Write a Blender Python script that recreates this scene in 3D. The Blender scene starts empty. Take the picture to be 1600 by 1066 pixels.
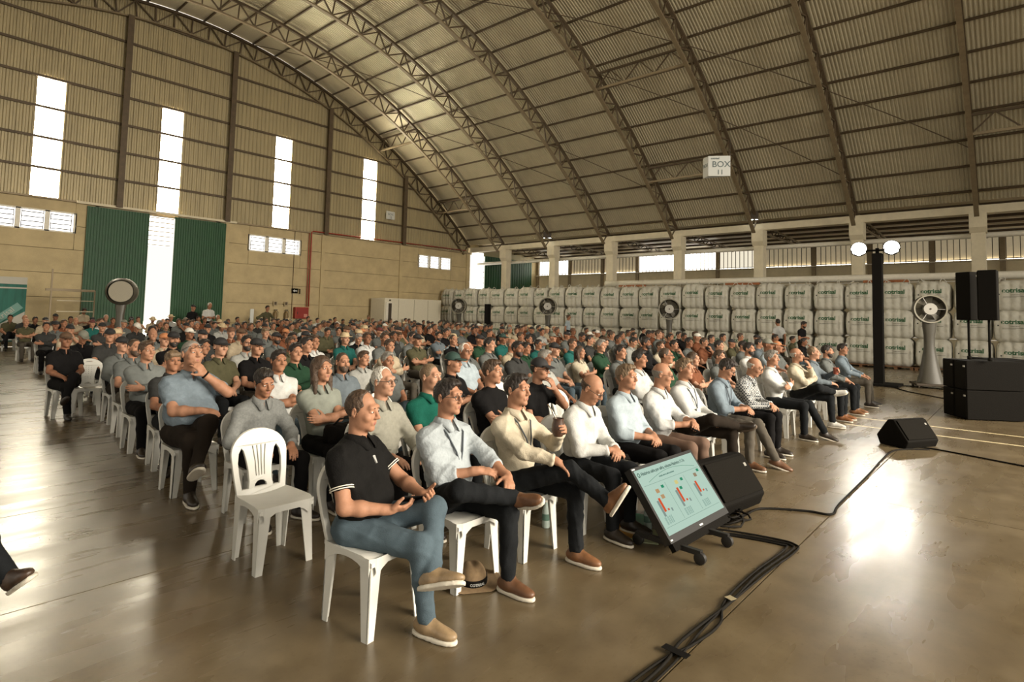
import bpy, bmesh, math, random
import numpy as np
from mathutils import Matrix, Vector, Quaternion
random.seed(7)
SC = bpy.context.scene
COL = SC.collection
WORLD_STRENGTH = 1.0
EXPOSURE = 0.28
STAGE_W = 260
SLIDE = 0.85
PANE = 34.0
# added front fill behind the camera, brightens audience and hall; no real lamp there
LIGHTS = [(('front_fill', 'AREA', (9, -13.0, 6.5), (8, 7, .5), 2800), dict(shape='RECTANGLE', size=14, size_y=5, spread=1.9))]
# ------------------------------------------------------------------ camera (x = towards the bag wall, y = towards the gable, z up)
cam_data = bpy.data.cameras.new('camera'); cam = bpy.data.objects.new('camera', cam_data); COL.objects.link(cam)
_CR = np.array([[0.662, -0.749, 0.023], [-0.061, -0.023, 0.998], [-0.747, -0.662, -0.061]])
_x = _CR[0] / np.linalg.norm(_CR[0]); _z = np.cross(_x, _CR[1]); _z /= np.linalg.norm(_z); _y = np.cross(_z, _x)
cam.matrix_world = Matrix(((_x[0], _y[0], _z[0], 0), (_x[1], _y[1], _z[1], 0), (_x[2], _y[2], _z[2], 1.7), (0, 0, 0, 1)))
cam_data.sensor_width = 36; cam_data.lens = 905 / 1600 * 36
cam_data.shift_x = 2 / 1600; cam_data.shift_y = -96 / 1600
cam_data.clip_end = 500; cam_data.clip_start = .05
SC.camera = cam
# ------------------------------------------------------------------ daylight and the added front fill
world = bpy.data.worlds.new('sky'); SC.world = world; world.use_nodes = True
bgn = world.node_tree.nodes['Background']; bgn.inputs[0].default_value = (1.0, .93, .80, 1); bgn.inputs[1].default_value = WORLD_STRENGTH
SC.view_settings.view_transform = 'Standard'; SC.view_settings.look = 'None'
SC.view_settings.exposure = EXPOSURE; SC.view_settings.gamma = 1.0; SC.view_settings.use_curve_mapping = False
def lamp(name, kind, loc, target, energy, color=(1, .9, .75), **kw):
    d = bpy.data.lights.new(name, kind); d.energy = energy; d.color = color
    for k, v in kw.items(): setattr(d, k, v)
    o = bpy.data.objects.new(name, d); COL.objects.link(o); o.location = loc
    o.rotation_euler = (Vector(target) - Vector(loc)).to_track_quat('-Z', 'Y').to_euler()
    return o
sun = lamp('yard_sun', 'SUN', (10, 60, 40), (8, 30, 0), 26, (1, .95, .85), angle=.01)
for a in LIGHTS: lamp(*a[0], **a[1])
# ------------------------------------------------------------------ helpers
MATS = {}
def mat(name, col, rough=.6, metal=0., var=0., scale=8., bump=0., bscale=None, spec=.5, emit=None, estr=0., alpha=None, stretch=None, coat=0.):
    if name in MATS: return MATS[name]
    m = bpy.data.materials.new(name); m.use_nodes = True; nt = m.node_tree; b = nt.nodes['Principled BSDF']
    b.inputs['Base Color'].default_value = (*col, 1); b.inputs['Roughness'].default_value = rough; b.inputs['Metallic'].default_value = metal
    b.inputs['Specular IOR Level'].default_value = spec; b.inputs['Coat Weight'].default_value = coat
    if emit: b.inputs['Emission Color'].default_value = (*emit, 1); b.inputs['Emission Strength'].default_value = estr
    if var or bump:
        tc = nt.nodes.new('ShaderNodeTexCoord'); vec = tc.outputs['Object']
        if stretch:
            mp = nt.nodes.new('ShaderNodeMapping'); mp.inputs['Scale'].default_value = stretch; nt.links.new(vec, mp.inputs['Vector']); vec = mp.outputs['Vector']
        nz = nt.nodes.new('ShaderNodeTexNoise'); nz.inputs['Scale'].default_value = scale; nz.inputs['Detail'].default_value = 5; nz.inputs['Roughness'].default_value = .65
        nt.links.new(vec, nz.inputs['Vector'])
        if var:
            rp = nt.nodes.new('ShaderNodeValToRGB'); e = rp.color_ramp.elements
            e[0].position = .3; e[1].position = .72
            e[0].color = (*[c * (1 - var) for c in col], 1); e[1].color = (*[min(1, c * (1 + var * .7)) for c in col], 1)
            nt.links.new(nz.outputs['Fac'], rp.inputs['Fac']); nt.links.new(rp.outputs['Color'], b.inputs['Base Color'])
        if bump:
            n2 = nz
            if bscale:
                n2 = nt.nodes.new('ShaderNodeTexNoise'); n2.inputs['Scale'].default_value = bscale; n2.inputs['Detail'].default_value = 3; nt.links.new(vec, n2.inputs['Vector'])
            bp = nt.nodes.new('ShaderNodeBump'); bp.inputs['Strength'].default_value = bump; bp.inputs['Distance'].default_value = .02
            nt.links.new(n2.outputs['Fac'], bp.inputs['Height']); nt.links.new(bp.outputs['Normal'], b.inputs['Normal'])
    MATS[name] = m; return m
def emis(name, col, s):
    if name in MATS: return MATS[name]
    m = bpy.data.materials.new(name); m.use_nodes = True; nt = m.node_tree; nt.nodes.clear()
    e = nt.nodes.new('ShaderNodeEmission'); e.inputs[0].default_value = (*col, 1); e.inputs[1].default_value = s
    o = nt.nodes.new('ShaderNodeOutputMaterial'); nt.links.new(e.outputs[0], o.inputs[0]); MATS[name] = m; return m
def link(o, parent=None):
    COL.objects.link(o)
    if parent is not None: o.parent = parent
    return o
def tag(o, label=None, cat=None, group=None, kind=None):
    if label: o['label'] = label
    if cat: o['category'] = cat
    if group: o['group'] = group
    if kind: o['kind'] = kind
    return o
def empty(name, loc=(0, 0, 0), rz=0., parent=None):
    o = bpy.data.objects.new(name, None); o.location = loc; o.rotation_euler = (0, 0, rz); o.empty_display_size = .1; return link(o, parent)
class MB:
    """collects shapes, builds ONE mesh object"""
    def __init__(s): s.v = []; s.f = []
    def add(s, v, f): o = len(s.v); s.v += [tuple(p) for p in v]; s.f += [tuple(i + o for i in q) for q in f]; return s
    def box(s, c, d, R=None):
        x, y, z = d[0] / 2, d[1] / 2, d[2] / 2; c = Vector(c)
        P = [Vector((a * x, b * y, e * z)) for a in (-1, 1) for b in (-1, 1) for e in (-1, 1)]
        if R is not None: P = [R @ p for p in P]
        return s.add([p + c for p in P], [(0, 1, 3, 2), (4, 6, 7, 5), (0, 4, 5, 1), (2, 3, 7, 6), (0, 2, 6, 4), (1, 5, 7, 3)])
    def bar(s, a, b, w, h=None):
        a = Vector(a); b = Vector(b); d = b - a; q = d.to_track_quat('Z', 'Y').to_matrix()
        return s.box((a + b) / 2, (w, h or w, d.length), q)
    def tube(s, pts, r, n=8, closed=False, cap=True):
        pts = [Vector(p) for p in pts]; rings = []; N = len(pts); rr = r if hasattr(r, '__len__') else [r] * N
        t0 = None; up = Vector((0, 0, 1))
        for i, p in enumerate(pts):
            if closed: t = pts[(i + 1) % N] - pts[i - 1]
            else: t = pts[min(i + 1, N - 1)] - pts[max(i - 1, 0)]
            t.normalize()
            if t0 is None:
                a = t.cross(up) if abs(t.z) < .95 else t.cross(Vector((1, 0, 0)))
            else: a = a - t * a.dot(t)
            a.normalize(); b = t.cross(a); t0 = t
            rings.append([p + (a * math.cos(2 * math.pi * j / n) + b * math.sin(2 * math.pi * j / n)) * rr[i] for j in range(n)])
        V = [q for R in rings for q in R]; F = []
        for i in range(N if closed else N - 1):
            i2 = (i + 1) % N
            for j in range(n): F.append((i * n + j, i * n + (j + 1) % n, i2 * n + (j + 1) % n, i2 * n + j))
        if not closed and cap: F.append(tuple(range(n))[::-1]); F.append(tuple((N - 1) * n + j for j in range(n)))
        return s.add(V, F)
    def lathe(s, prof, n=24, M=None, cap=True):
        V = []; F = []
        for r, z in prof:
            for j in range(n):
                p = Vector((r * math.cos(2 * math.pi * j / n), r * math.sin(2 * math.pi * j / n), z)); V.append(M @ p if M is not None else p)
        for i in range(len(prof) - 1):
            for j in range(n): F.append((i * n + j, i * n + (j + 1) % n, (i + 1) * n + (j + 1) % n, (i + 1) * n + j))
        if cap: F.append(tuple(range(n))[::-1]); F.append(tuple((len(prof) - 1) * n + j for j in range(n)))
        return s.add(V, F)
    def prism(s, poly, y0, y1, M=None):
        """poly in (x,z), extruded along y"""
        n = len(poly); V = [Vector((x, y, z)) for y in (y0, y1) for x, z in poly]
        if M is not None: V = [M @ p for p in V]
        return s.add(V, [tuple(range(n))[::-1], tuple(range(n, 2 * n))] + [(i, (i + 1) % n, n + (i + 1) % n, n + i) for i in range(n)])
    def mesh(s, name, m=None, smooth=False, bevel=0., seg=2):
        me = bpy.data.meshes.new(name); me.from_pydata(s.v, [], s.f)
        bm = bmesh.new(); bm.from_mesh(me)
        bmesh.ops.recalc_face_normals(bm, faces=bm.faces)
        if bevel: bmesh.ops.bevel(bm, geom=[e for e in bm.edges if len(e.link_faces) == 2 and e.calc_face_angle(0) > .5], offset=bevel, segments=seg, profile=.5, affect='EDGES')
        bm.to_mesh(me); bm.free()
        if m: me.materials.append(m)
        if smooth:
            me.polygons.foreach_set('use_smooth', [True] * len(me.polygons))
            if smooth == 'angle': me.set_sharp_from_angle(angle=.7)
        return me
    def build(s, name, m, parent=None, smooth=False, bevel=0., seg=2):
        return link(bpy.data.objects.new(name, s.mesh(name, m, smooth, bevel, seg)), parent)
def inst(name, me, parent=None, M=None, loc=None):
    o = bpy.data.objects.new(name, me); link(o, parent)
    if M is not None: o.matrix_local = M
    if loc is not None: o.location = loc
    return o
def stick(name, me, a, b, w, h, parent=None):
    """unit box mesh stretched between two points"""
    a = Vector(a); b = Vector(b); d = b - a
    M = Matrix.Translation((a + b) / 2) @ d.to_track_quat('Z', 'Y').to_matrix().to_4x4() @ Matrix.Diagonal((w, h, d.length, 1))
    return inst(name, me, parent, M)
def text_mesh(name, s, size, m, extrude=.0005, align='LEFT', spacing=1.0, bold=0.):
    c = bpy.data.curves.new(name, 'FONT'); c.body = s; c.size = size; c.extrude = extrude; c.align_x = align; c.space_character = spacing; c.offset = bold; c.resolution_u = 3
    o = bpy.data.objects.new(name, c); COL.objects.link(o)
    me = bpy.data.meshes.new_from_object(o.evaluated_get(bpy.context.evaluated_depsgraph_get())); me.name = name
    bpy.data.objects.remove(o); me.materials.clear(); me.materials.append(m); return me
ORD = 'first second third fourth fifth sixth seventh eighth ninth tenth eleventh twelfth thirteenth fourteenth fifteenth sixteenth seventeenth eighteenth nineteenth twentieth twenty-first twenty-second twenty-third twenty-fourth twenty-fifth twenty-sixth twenty-seventh twenty-eighth twenty-ninth thirtieth thirty-first thirty-second thirty-third thirty-fourth thirty-fifth thirty-sixth thirty-seventh thirty-eighth thirty-ninth fortieth forty-first forty-second'.split()
UNIT = MB().box((0, 0, 0), (1, 1, 1)).mesh('unit_bar')
def unit(m):
    k = 'bar_' + m.name
    if k not in bpy.data.meshes:
        me = UNIT.copy(); me.name = k; me.materials.append(m)
    return bpy.data.meshes[k]

# ------------------------------------------------------------------ the hall
XC, X0, YG, ZS, RISE, APEX = 29.0, 9.7, 29.83, 6.53, 9.12, 15.65
def roof_z(x): return APEX - RISE * ((x - X0) / 19.3) ** 2
M_CONC = mat('concrete_paint', (.62, .55, .40), .75, var=.10, scale=3, bump=.1, bscale=60)
M_WALL = mat('precast_wall', (.47, .375, .21), .85, var=.16, scale=1.3, bump=.25, bscale=40)
M_SHEET = mat('roof_sheet', (.52, .465, .325), .42, .25, var=.10, scale=.8)
M_GSHEET = mat('gable_sheet', (.36, .30, .175), .5, .2, var=.16, scale=.7, stretch=(3, 3, .4))
M_STEEL = mat('truss_steel', (.090, .062, .034), .6, .2, var=.25, scale=5)
M_STEEL2 = mat('truss_chord_steel', (.27, .21, .125), .6, .1, var=.2, scale=5)
M_GREEN = mat('green_door_sheet', (.007, .060, .016), .55, var=.15, scale=2)
M_PANE = emis('daylight_pane', (1, .90, .68), PANE)
M_VENT = emis('vent_daylight', (1, .97, .90), 2.6)
M_WHITE = mat('white_paint', (.72, .68, .58), .6, var=.06)
M_DARK = mat('dark_iron', (.05, .035, .02), .6)
M_RED = mat('red_paint', (.30, .035, .018), .5, var=.15)
M_CREAM = mat('cream_render', (.66, .57, .38), .8, var=.10, scale=2)
# floor: one slab under everything, polished concrete panels with saw-cut joints laid on it
def floor_material():
    m = bpy.data.materials.new('polished_concrete'); m.use_nodes = True; nt = m.node_tree; b = nt.nodes['Principled BSDF']
    tc = nt.nodes.new('ShaderNodeTexCoord'); geo = nt.nodes.new('ShaderNodeNewGeometry')
    def noise(sc, det, ro, stretch=None):
        n = nt.nodes.new('ShaderNodeTexNoise'); n.inputs['Scale'].default_value = sc; n.inputs['Detail'].default_value = det; n.inputs['Roughness'].default_value = ro
        if stretch:
            mp = nt.nodes.new('ShaderNodeMapping'); mp.inputs['Scale'].default_value = stretch; mp.inputs['Rotation'].default_value = (0, 0, .25); nt.links.new(geo.outputs['Position'], mp.inputs['Vector']); nt.links.new(mp.outputs['Vector'], n.inputs['Vector'])
        else: nt.links.new(geo.outputs['Position'], n.inputs['Vector'])
        return n
    n1 = noise(.55, 5, .55); n2 = noise(3.5, 6, .58); n3 = noise(.9, 3, .5, (1, 5, 1)); n4 = noise(40, 3, .5)
    r = nt.nodes.new('ShaderNodeValToRGB'); e = r.color_ramp.elements; e[0].position = .32; e[1].position = .70
    e[0].color = (.080, .056, .028, 1); e[1].color = (.185, .142, .082, 1)
    mx = nt.nodes.new('ShaderNodeMath'); mx.operation = 'MULTIPLY_ADD'; mx.inputs[1].default_value = .5; nt.links.new(n2.outputs['Fac'], mx.inputs[0])
    m2 = nt.nodes.new('ShaderNodeMath'); m2.operation = 'MULTIPLY'; m2.inputs[1].default_value = .5; nt.links.new(n1.outputs['Fac'], m2.inputs[0]); nt.links.new(m2.outputs[0], mx.inputs[2])
    nt.links.new(mx.outputs[0], r.inputs['Fac'])
    # dark scuffs and stains
    sr = nt.nodes.new('ShaderNodeValToRGB'); s = sr.color_ramp.elements; s[0].position = .58; s[1].position = .80; s[0].color = (1, 1, 1, 1); s[1].color = (.78, .74, .68, 1)
    nt.links.new(n4.outputs['Fac'], sr.inputs['Fac'])
    mm = nt.nodes.new('ShaderNodeMix'); mm.data_type = 'RGBA'; mm.blend_type = 'MULTIPLY'; mm.inputs[0].default_value = 1
    nt.links.new(r.outputs['Color'], mm.inputs[6]); nt.links.new(sr.outputs['Color'], mm.inputs[7]); nt.links.new(mm.outputs[2], b.inputs['Base Color'])
    rr = nt.nodes.new('ShaderNodeMapRange'); rr.inputs[1].default_value = .3; rr.inputs[2].default_value = .7; rr.inputs[3].default_value = FLOOR_R0; rr.inputs[4].default_value = FLOOR_R1
    nt.links.new(n3.outputs['Fac'], rr.inputs[0]); nt.links.new(rr.outputs[0], b.inputs['Roughness'])
    bp = nt.nodes.new('ShaderNodeBump'); bp.inputs['Strength'].default_value = .02; bp.inputs['Distance'].default_value = .01
    nt.links.new(n3.outputs['Fac'], bp.inputs['Height']); nt.links.new(bp.outputs['Normal'], b.inputs['Normal'])
    b.inputs['Specular IOR Level'].default_value = .55
    return m
FLOOR_R0, FLOOR_R1 = .22, .36
M_FLOOR = floor_material()
fl = MB().box((9, 6, -.16), (66, 64, .28)).build('floor', mat('joint_concrete', (.05, .04, .025), .8)); tag(fl, 'brown polished concrete floor with saw-cut joints', kind='structure')
ys = [-8.0, -4.5, -1.6, 1.32, 4.22, 6.11, 9.0, 12.0, 15.0, 18.0, 21.0, 24.0, 27.0, 29.7]
xs = [-9.7, 1.0 - 8.4, -3.2, 2.3 - 13.0 + 8.0, 6.0, 14.8, 22.0, 29.0, 37.0]
xs = [-9.7, -2.6, 6.6, 15.4, 22.0, 29.0, 37.0]
for a, b in zip(ys[:-1], ys[1:]):
    for c, d in zip(xs[:-1], xs[1:]):
        MB().box(((c + d) / 2, (a + b) / 2, -.011), (d - c - .008, b - a - .010, .022)).build('slab', M_FLOOR, fl)
# pale yellow lines painted across the floor
for x in (11.14, 12.06):
    s = MB().box((x, -1.6, .0006), (.07, 7.8, .0012)).build('floor_stripe', mat('stripe_paint', (.62, .52, .30), .5, var=.2, scale=20), fl)
gr = MB().box((10, 60, -.4), (120, 60, .2)).build('ground', mat('outside_ground', (.5, .46, .36), .9)); tag(gr, 'sunlit yard seen through the gap of the doors', kind='structure')

# ---- roof: corrugated sheets on purlins
def arc_xs(step, x_lo, x_hi):
    out = [x_hi]; x = x_hi
    while x > x_lo:
        sl = -2 * RISE * (x - X0) / 19.3 ** 2; x -= step / math.sqrt(1 + sl * sl); out.append(x)
    return out
def up_normal(x):
    sl = -2 * RISE * (x - X0) / 19.3 ** 2; n = Vector((-sl, 0, 1)); n.normalize(); return n
TRUSS_Y = [29.83, 26.4, 22.3, 18.07, 13.84, 9.64, 5.43, 1.27, -2.9, -7.1]
ceil = empty('ceiling'); tag(ceil, 'arched roof of corrugated metal sheets', kind='structure')
xsR = arc_xs(.85, X0 - 19.3, 29.0)[::-1]; xsR[0] = X0 - 19.3
npitch = 34
def sheet_mesh(w):
    prof = []; p = w / npitch
    for i in range(npitch): prof += [(i * p, 0), (i * p + p * .30, 0), (i * p + p * .45, .026), (i * p + p * .85, .026)]
    prof.append((w, 0)); V = []; n = len(prof)
    for x in xsR:
        N = up_normal(x)
        for y, hgt in prof:
            q = Vector((x, y, roof_z(x))) + N * (.14 + hgt); V.append(q)
    F = [(i * n + j, (i + 1) * n + j, (i + 1) * n + j + 1, i * n + j + 1) for i in range(len(xsR) - 1) for j in range(n - 1)]
    return MB().add(V, F).mesh('roof_sheet', M_SHEET)
for a, b in zip(TRUSS_Y[1:], TRUSS_Y[:-1]): inst('roof_sheet', sheet_mesh(b - a), ceil, loc=(0, a, 0))
for x in arc_xs(1.22, X0 - 12, 28.6):
    N = up_normal(x); p = Vector((x, 0, roof_z(x))) + N * .07
    o = MB().box((0, 0, 0), (.05, 38, .10), Quaternion((0, 1, 0), math.atan2(N.x, N.z)).to_matrix()).build('purlin', M_STEEL, ceil); o.location = (p.x, 11.0, p.z)
# ---- arched trusses
def chord_mesh(name, off, w, h, m):
    V = []; F = []
    xx = [X0 - 19.3 + 38.6 * i / 60 for i in range(61)]
    for x in xx:
        N = up_normal(x); c = Vector((x, 0, roof_z(x))) + N * off
        for a, b in ((-w / 2, -h / 2), (w / 2, -h / 2), (w / 2, h / 2), (-w / 2, h / 2)): V.append(c + Vector((0, a, 0)) + N * b)
    for i in range(60):
        for j in range(4): F.append((i * 4 + j, i * 4 + (j + 1) % 4, i * 4 + 4 + (j + 1) % 4, i * 4 + 4 + j))
    return MB().add(V, F).mesh(name, m)
TOPC = chord_mesh('top_chord', -.03, .13, .11, M_STEEL); BOTC = chord_mesh('bottom_chord', -.84, .16, .07, mat('lower_chord_steel', (.185, .140, .080), .6, .1, var=.2, scale=5))
wx = arc_xs(.80, 1.0, 28.9)
names = ['gable arch', 'second arch from the gable', 'third arch from the gable', 'fourth arch from the gable', 'fifth arch from the gable', 'sixth arch from the gable', 'seventh arch from the gable', 'eighth arch, beside the loudspeakers']
for t, y in enumerate(TRUSS_Y[:8]):
    yy = y - .12 if t == 0 else y
    r = empty('arch_truss', (0, yy, 0)); tag(r, 'brown lattice steel roof truss, ' + names[t], 'truss', 'arched roof trusses')
    inst('top_chord', TOPC, r); inst('bottom_chord', BOTC, r)
    for i in range(len(wx) - 1):
        pa = lambda x, o: Vector((x, 0, roof_z(x))) + up_normal(x) * o
        stick('web_bar', unit(M_STEEL), pa(wx[i], -.06), pa(wx[i], -.80), .05, .05, r)
        stick('web_bar', unit(M_STEEL), pa(wx[i + 1], -.06) if i % 2 else pa(wx[i], -.06), pa(wx[i], -.80) if i % 2 else pa(wx[i + 1], -.80), .055, .055, r)
# lattice struts that run between neighbouring arches
nb_ = 0
for (ya, yb) in ((29.7, 26.4), (13.84, 9.64), (1.27, -2.9)):
    for x in (21.0, 25.8):
        z = roof_z(x) + .0; r = empty('roof_strut', (x, 0, 0)); nb_ += 1
        where = {29.7: 'beside the gable', 13.84: 'above the middle of the crowd', 1.27: 'above the loudspeakers'}[ya]
        tag(r, 'lattice roof strut %s, %s of the pair' % (where, 'upper' if x < 22 else 'lower'), 'strut', 'lattice roof struts')
        stick('chord', unit(M_STEEL), (0, ya, z - .15), (0, yb, z - .15), .08, .08, r); stick('chord', unit(M_STEEL2), (0, ya, z - .85), (0, yb, z - .85), .09, .09, r)
        n = 6
        for i in range(n):
            y1 = ya + (yb - ya) * i / n; y2 = ya + (yb - ya) * (i + 1) / n
            stick('web_bar', unit(M_STEEL), (0, y1, z - (.15 if i % 2 else .85)), (0, y2, z - (.85 if i % 2 else .15)), .045, .045, r)
# diagonal tie rods under the roof sheets
for (xa, ya, xb, yb) in ((12.5, 29.7, 21, 22.3), (21, 26.4, 26.5, 18.07), (21.0, 22.3, 27.2, 13.84), (15, 18.07, 21, 9.64), (21, 13.84, 27.5, 5.43), (21, 9.64, 27, 1.27)):
    pts = []
    for i in range(13):
        f = i / 12; x = xa + (xb - xa) * f; pts.append((x, ya + (yb - ya) * f, roof_z(x) - .12))
    MB().tube(pts, .02, 5).build('tie_rod', M_STEEL, ceil)

# ---- gable wall
gw = empty('wall_gable', (0, YG, 0)); tag(gw, 'gable end wall, precast panels below and corrugated metal above', kind='structure')
WINS = [(4.35, 5.33), (8.92, 9.87), (14.41, 15.36), (19.94, 20.94)]
POSTS = [-3.0, 2.0, 7.40, 12.0, 17.46, 22.98]
def gable_sheet(xa, xb):
    m = MB(); p = .20; n = max(1, round((xb - xa) / p)); p = (xb - xa) / n
    prof = []
    for i in range(n): prof += [(xa + i * p, 0), (xa + i * p + p * .35, 0), (xa + i * p + p * .5, .04), (xa + i * p + p * .85, .04)]
    prof.append((xb, 0))
    for (a, ya), (b, yb) in zip(prof[:-1], prof[1:]):
        segs = [(6.0, None)]; mid = (a + b) / 2
        for w0, w1 in WINS:
            if w0 <= mid <= w1: segs = [(6.0, 6.09), (11.06, None)]
        for z0, z1 in segs:
            za = roof_z(a) + .1 if z1 is None else z1; zb = roof_z(b) + .1 if z1 is None else z1
            if za < z0 and zb < z0: continue
            m.add([(a, ya, z0), (b, yb, z0), (b, yb, max(zb, z0)), (a, ya, max(za, z0))], [(0, 1, 2, 3)])
    return m.build('wall_sheet', M_GSHEET, gw)
ed = [-9.6] + POSTS + [29.0]
for a, b in zip(ed[:-1], ed[1:]): gable_sheet(a, b)
for x in POSTS:
    m = MB(); zt = roof_z(x) - .85
    m.box((x, -.20, (6 + zt) / 2), (.10, .26, zt - 6)); m.box((x, -.34, (6 + zt) / 2), (.24, .03, zt - 6)); m.build('gable_post', M_STEEL, gw)
for k in range(8):
    z = 7.25 + 1.25 * k; half = 19.3 * math.sqrt(max(0, (APEX - .8 - z) / RISE)); xa, xb = max(-9.5, X0 - half), min(29, X0 + half)
    if xb - xa > 1: MB().box(((xa + xb) / 2, -.06, z), (xb - xa, .06, .10)).build('girt', M_STEEL, gw)
# precast panels, 1 m courses between pilasters, with openings
DOOR = (6.30, 12.03)
VENTS = [(2.2, 5.93), (13.25, 16.10), (24.44, 27.33)]
for a, b in ((-9.6, -3.0), (-3.0, 2.0), (2.0, 6.75), (11.6, 17.46), (17.46, 22.98), (22.98, 29.2)):
    for k in range(6):
        z0, z1 = k * 1.0, k * 1.0 + 1.0
        cuts = [(a, b, z0, z1)]
        for v0, v1 in VENTS:
            if v0 >= a - .1 and v1 <= b + .1 and z1 > 4.70 and z0 < 5.55:
                cuts = [(a, v0, z0, z1), (v1, b, z0, z1)]
                if z0 < 4.70: cuts.append((v0, v1, z0, 4.70))
                if z1 > 5.55: cuts.append((v0, v1, 5.55, z1))
        for c in cuts: MB().box(((c[0] + c[1]) / 2, .09, (c[2] + c[3]) / 2), (c[1] - c[0] - .015, .18, c[3] - c[2] - .018)).build('wall_panel', M_WALL, gw)
_mort = mat('joint_mortar', (.14, .10, .05), .9)
for a, b, z0, z1 in ((-9.6, 6.75, 0, 4.68), (11.6, 29.2, 0, 4.68), (-9.6, 2.2, 4.68, 6), (5.95, 6.75, 4.68, 6), (11.6, 13.23, 4.68, 6), (16.12, 24.42, 4.68, 6), (27.35, 29.2, 4.68, 6)):
    MB().box(((a + b) / 2, .13, (z0 + z1) / 2), (b - a, .05, z1 - z0)).build('joint_backing', _mort, gw)
for x in (17.46, 22.98, 12.12, 28.9, 2.0): MB().box((x, -.02, 3.0), (.22, .12, 6.0)).build('pilaster', M_WALL, gw)
for seg in ((-9.6, 6.3), (12.03, 29.0)): MB().box(((seg[0] + seg[1]) / 2, -.05, 6.03), (seg[1] - seg[0], .22, .07)).build('ledge', M_STEEL2, gw)
MB().box((9.2, -.16, 6.02), (6.6, .16, .10)).build('door_track', M_CONC, gw); MB().box((9.2, .05, 5.94), (5.2, .1, .16)).build('lintel', M_STEEL2, gw)
for i, (a, b) in enumerate(WINS):
    w = empty('window_%d' % (i + 1), (0, YG, 0)); tag(w, 'tall translucent daylight panel, %s from the bag wall' % ORD[3 - i], kind='structure')
    MB().box(((a + b) / 2, .06, 8.575), (b - a, .02, 4.97)).build('pane', M_PANE, w)
    for x in (a, b): MB().box((x, .02, 8.575), (.04, .06, 5.0)).build('window_frame', M_GSHEET, w)
for i, (a, b) in enumerate(VENTS):
    w = empty('window_%d' % (i + 5), (0, YG, 0)); tag(w, 'low louvred vent window in the gable wall, %s from the bag wall' % ORD[2 - i], kind='structure')
    MB().box(((a + b) / 2, .12, 5.125), (b - a, .02, .85)).build('pane', M_VENT, w)
    n = 4 if i == 0 else 3
    for k in range(n + 1):
        x = a + (b - a) * k / n; MB().box((x, .04, 5.125), (.16 if 0 < k < n else .10, .08, .85)).build('window_frame', M_WHITE, w)
    for z in (4.72, 5.53): MB().box(((a + b) / 2, .04, z), (b - a, .08, .06)).build('window_frame', M_WHITE, w)
    for k in range(n):
        x0 = a + (b - a) * k / n + .12; x1 = a + (b - a) * (k + 1) / n - .12
        for q in range(4): MB().box(((x0 + x1) / 2, .07, 4.84 + q * .19), (x1 - x0, .05, .034)).build('slat', M_DARK, w)
        for x in (x0, x1): MB().box((x, .07, 5.125), (.022, .04, .76)).build('slat_rail', M_DARK, w)
# sliding doors and the lit gap between them
for i, (a, b) in enumerate(((6.30, 8.64), (9.71, 12.03))):
    d = empty('door_%d' % (i + 1), (0, YG - .14, 0)); tag(d, 'tall green corrugated sliding door leaf, %s the gap' % ('window side, left of' if i == 0 else 'right of'), kind='structure')
    m = MB(); n = 22; p = (b - a) / n; V = []
    for k in range(n):
        for dx, dy in ((0, 0), (p * .4, 0), (p * .5, -.025), (p * .9, -.025)): V.append((a + k * p + dx, dy))
    V.append((b, 0)); m.add([(x, y, z) for x, y in V for z in (.03, 5.9)], [(2 * k, 2 * k + 2, 2 * k + 3, 2 * k + 1) for k in range(len(V) - 1)]); m.build('door_sheet', M_GREEN, d)
    MB().box(((a + b) / 2, .04, 5.88), (b - a, .06, .08)).build('door_rail', M_GREEN, d)
    for x in (a + .03, b - .03): MB().box((x, .03, 2.95), (.06, .05, 5.84)).build('door_stile', M_GREEN, d)
w = empty('window_8', (0, YG, 0)); tag(w, 'louvred light above the gap between the green doors', kind='structure')
MB().box((9.175, .2, 5.25), (1.2, .02, 1.5)).build('pane', emis('louvre_daylight', (1, .93, .80), 3.0), w)
for k in range(7): MB().box((9.175, .10, 4.55 + k * .21), (1.1, .10, .03)).build('slat', mat('louvre_slat', (.30, .24, .14), .6), w)
# ---- right-hand colonnade
colo = empty('colonnade'); tag(colo, 'row of cream concrete columns behind the bag wall', kind='structure')
for y in TRUSS_Y[1:9]:
    m = MB(); m.box((XC + .28, y, 2.7), (.46, .46, 5.4)); m.build('column', M_CONC, colo, bevel=.02)
    m = MB(); m.prism([(XC - .12, 6.12), (XC - .12, 5.55), (XC + .05, 5.35), (XC + .51, 5.35), (XC + .51, 6.12)], y - .27, y + .27); m.build('capital', M_CONC, colo)
MB().box((XC + .30, 10.5, 6.28), (.40, 39, .32)).build('beam', M_CONC, colo)
MB().tube([(29.75, y, 5.32) for y in (29.6, 20, 10, 0, -8)], .11, 10).build('white_pipe', M_WHITE, colo, smooth=True)
MB().tube([(28.25, y, 3.60) for y in (17.8, 10, 0, -8)], .15, 12).build('white_pipe', M_WHITE, colo, smooth=True)
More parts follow.
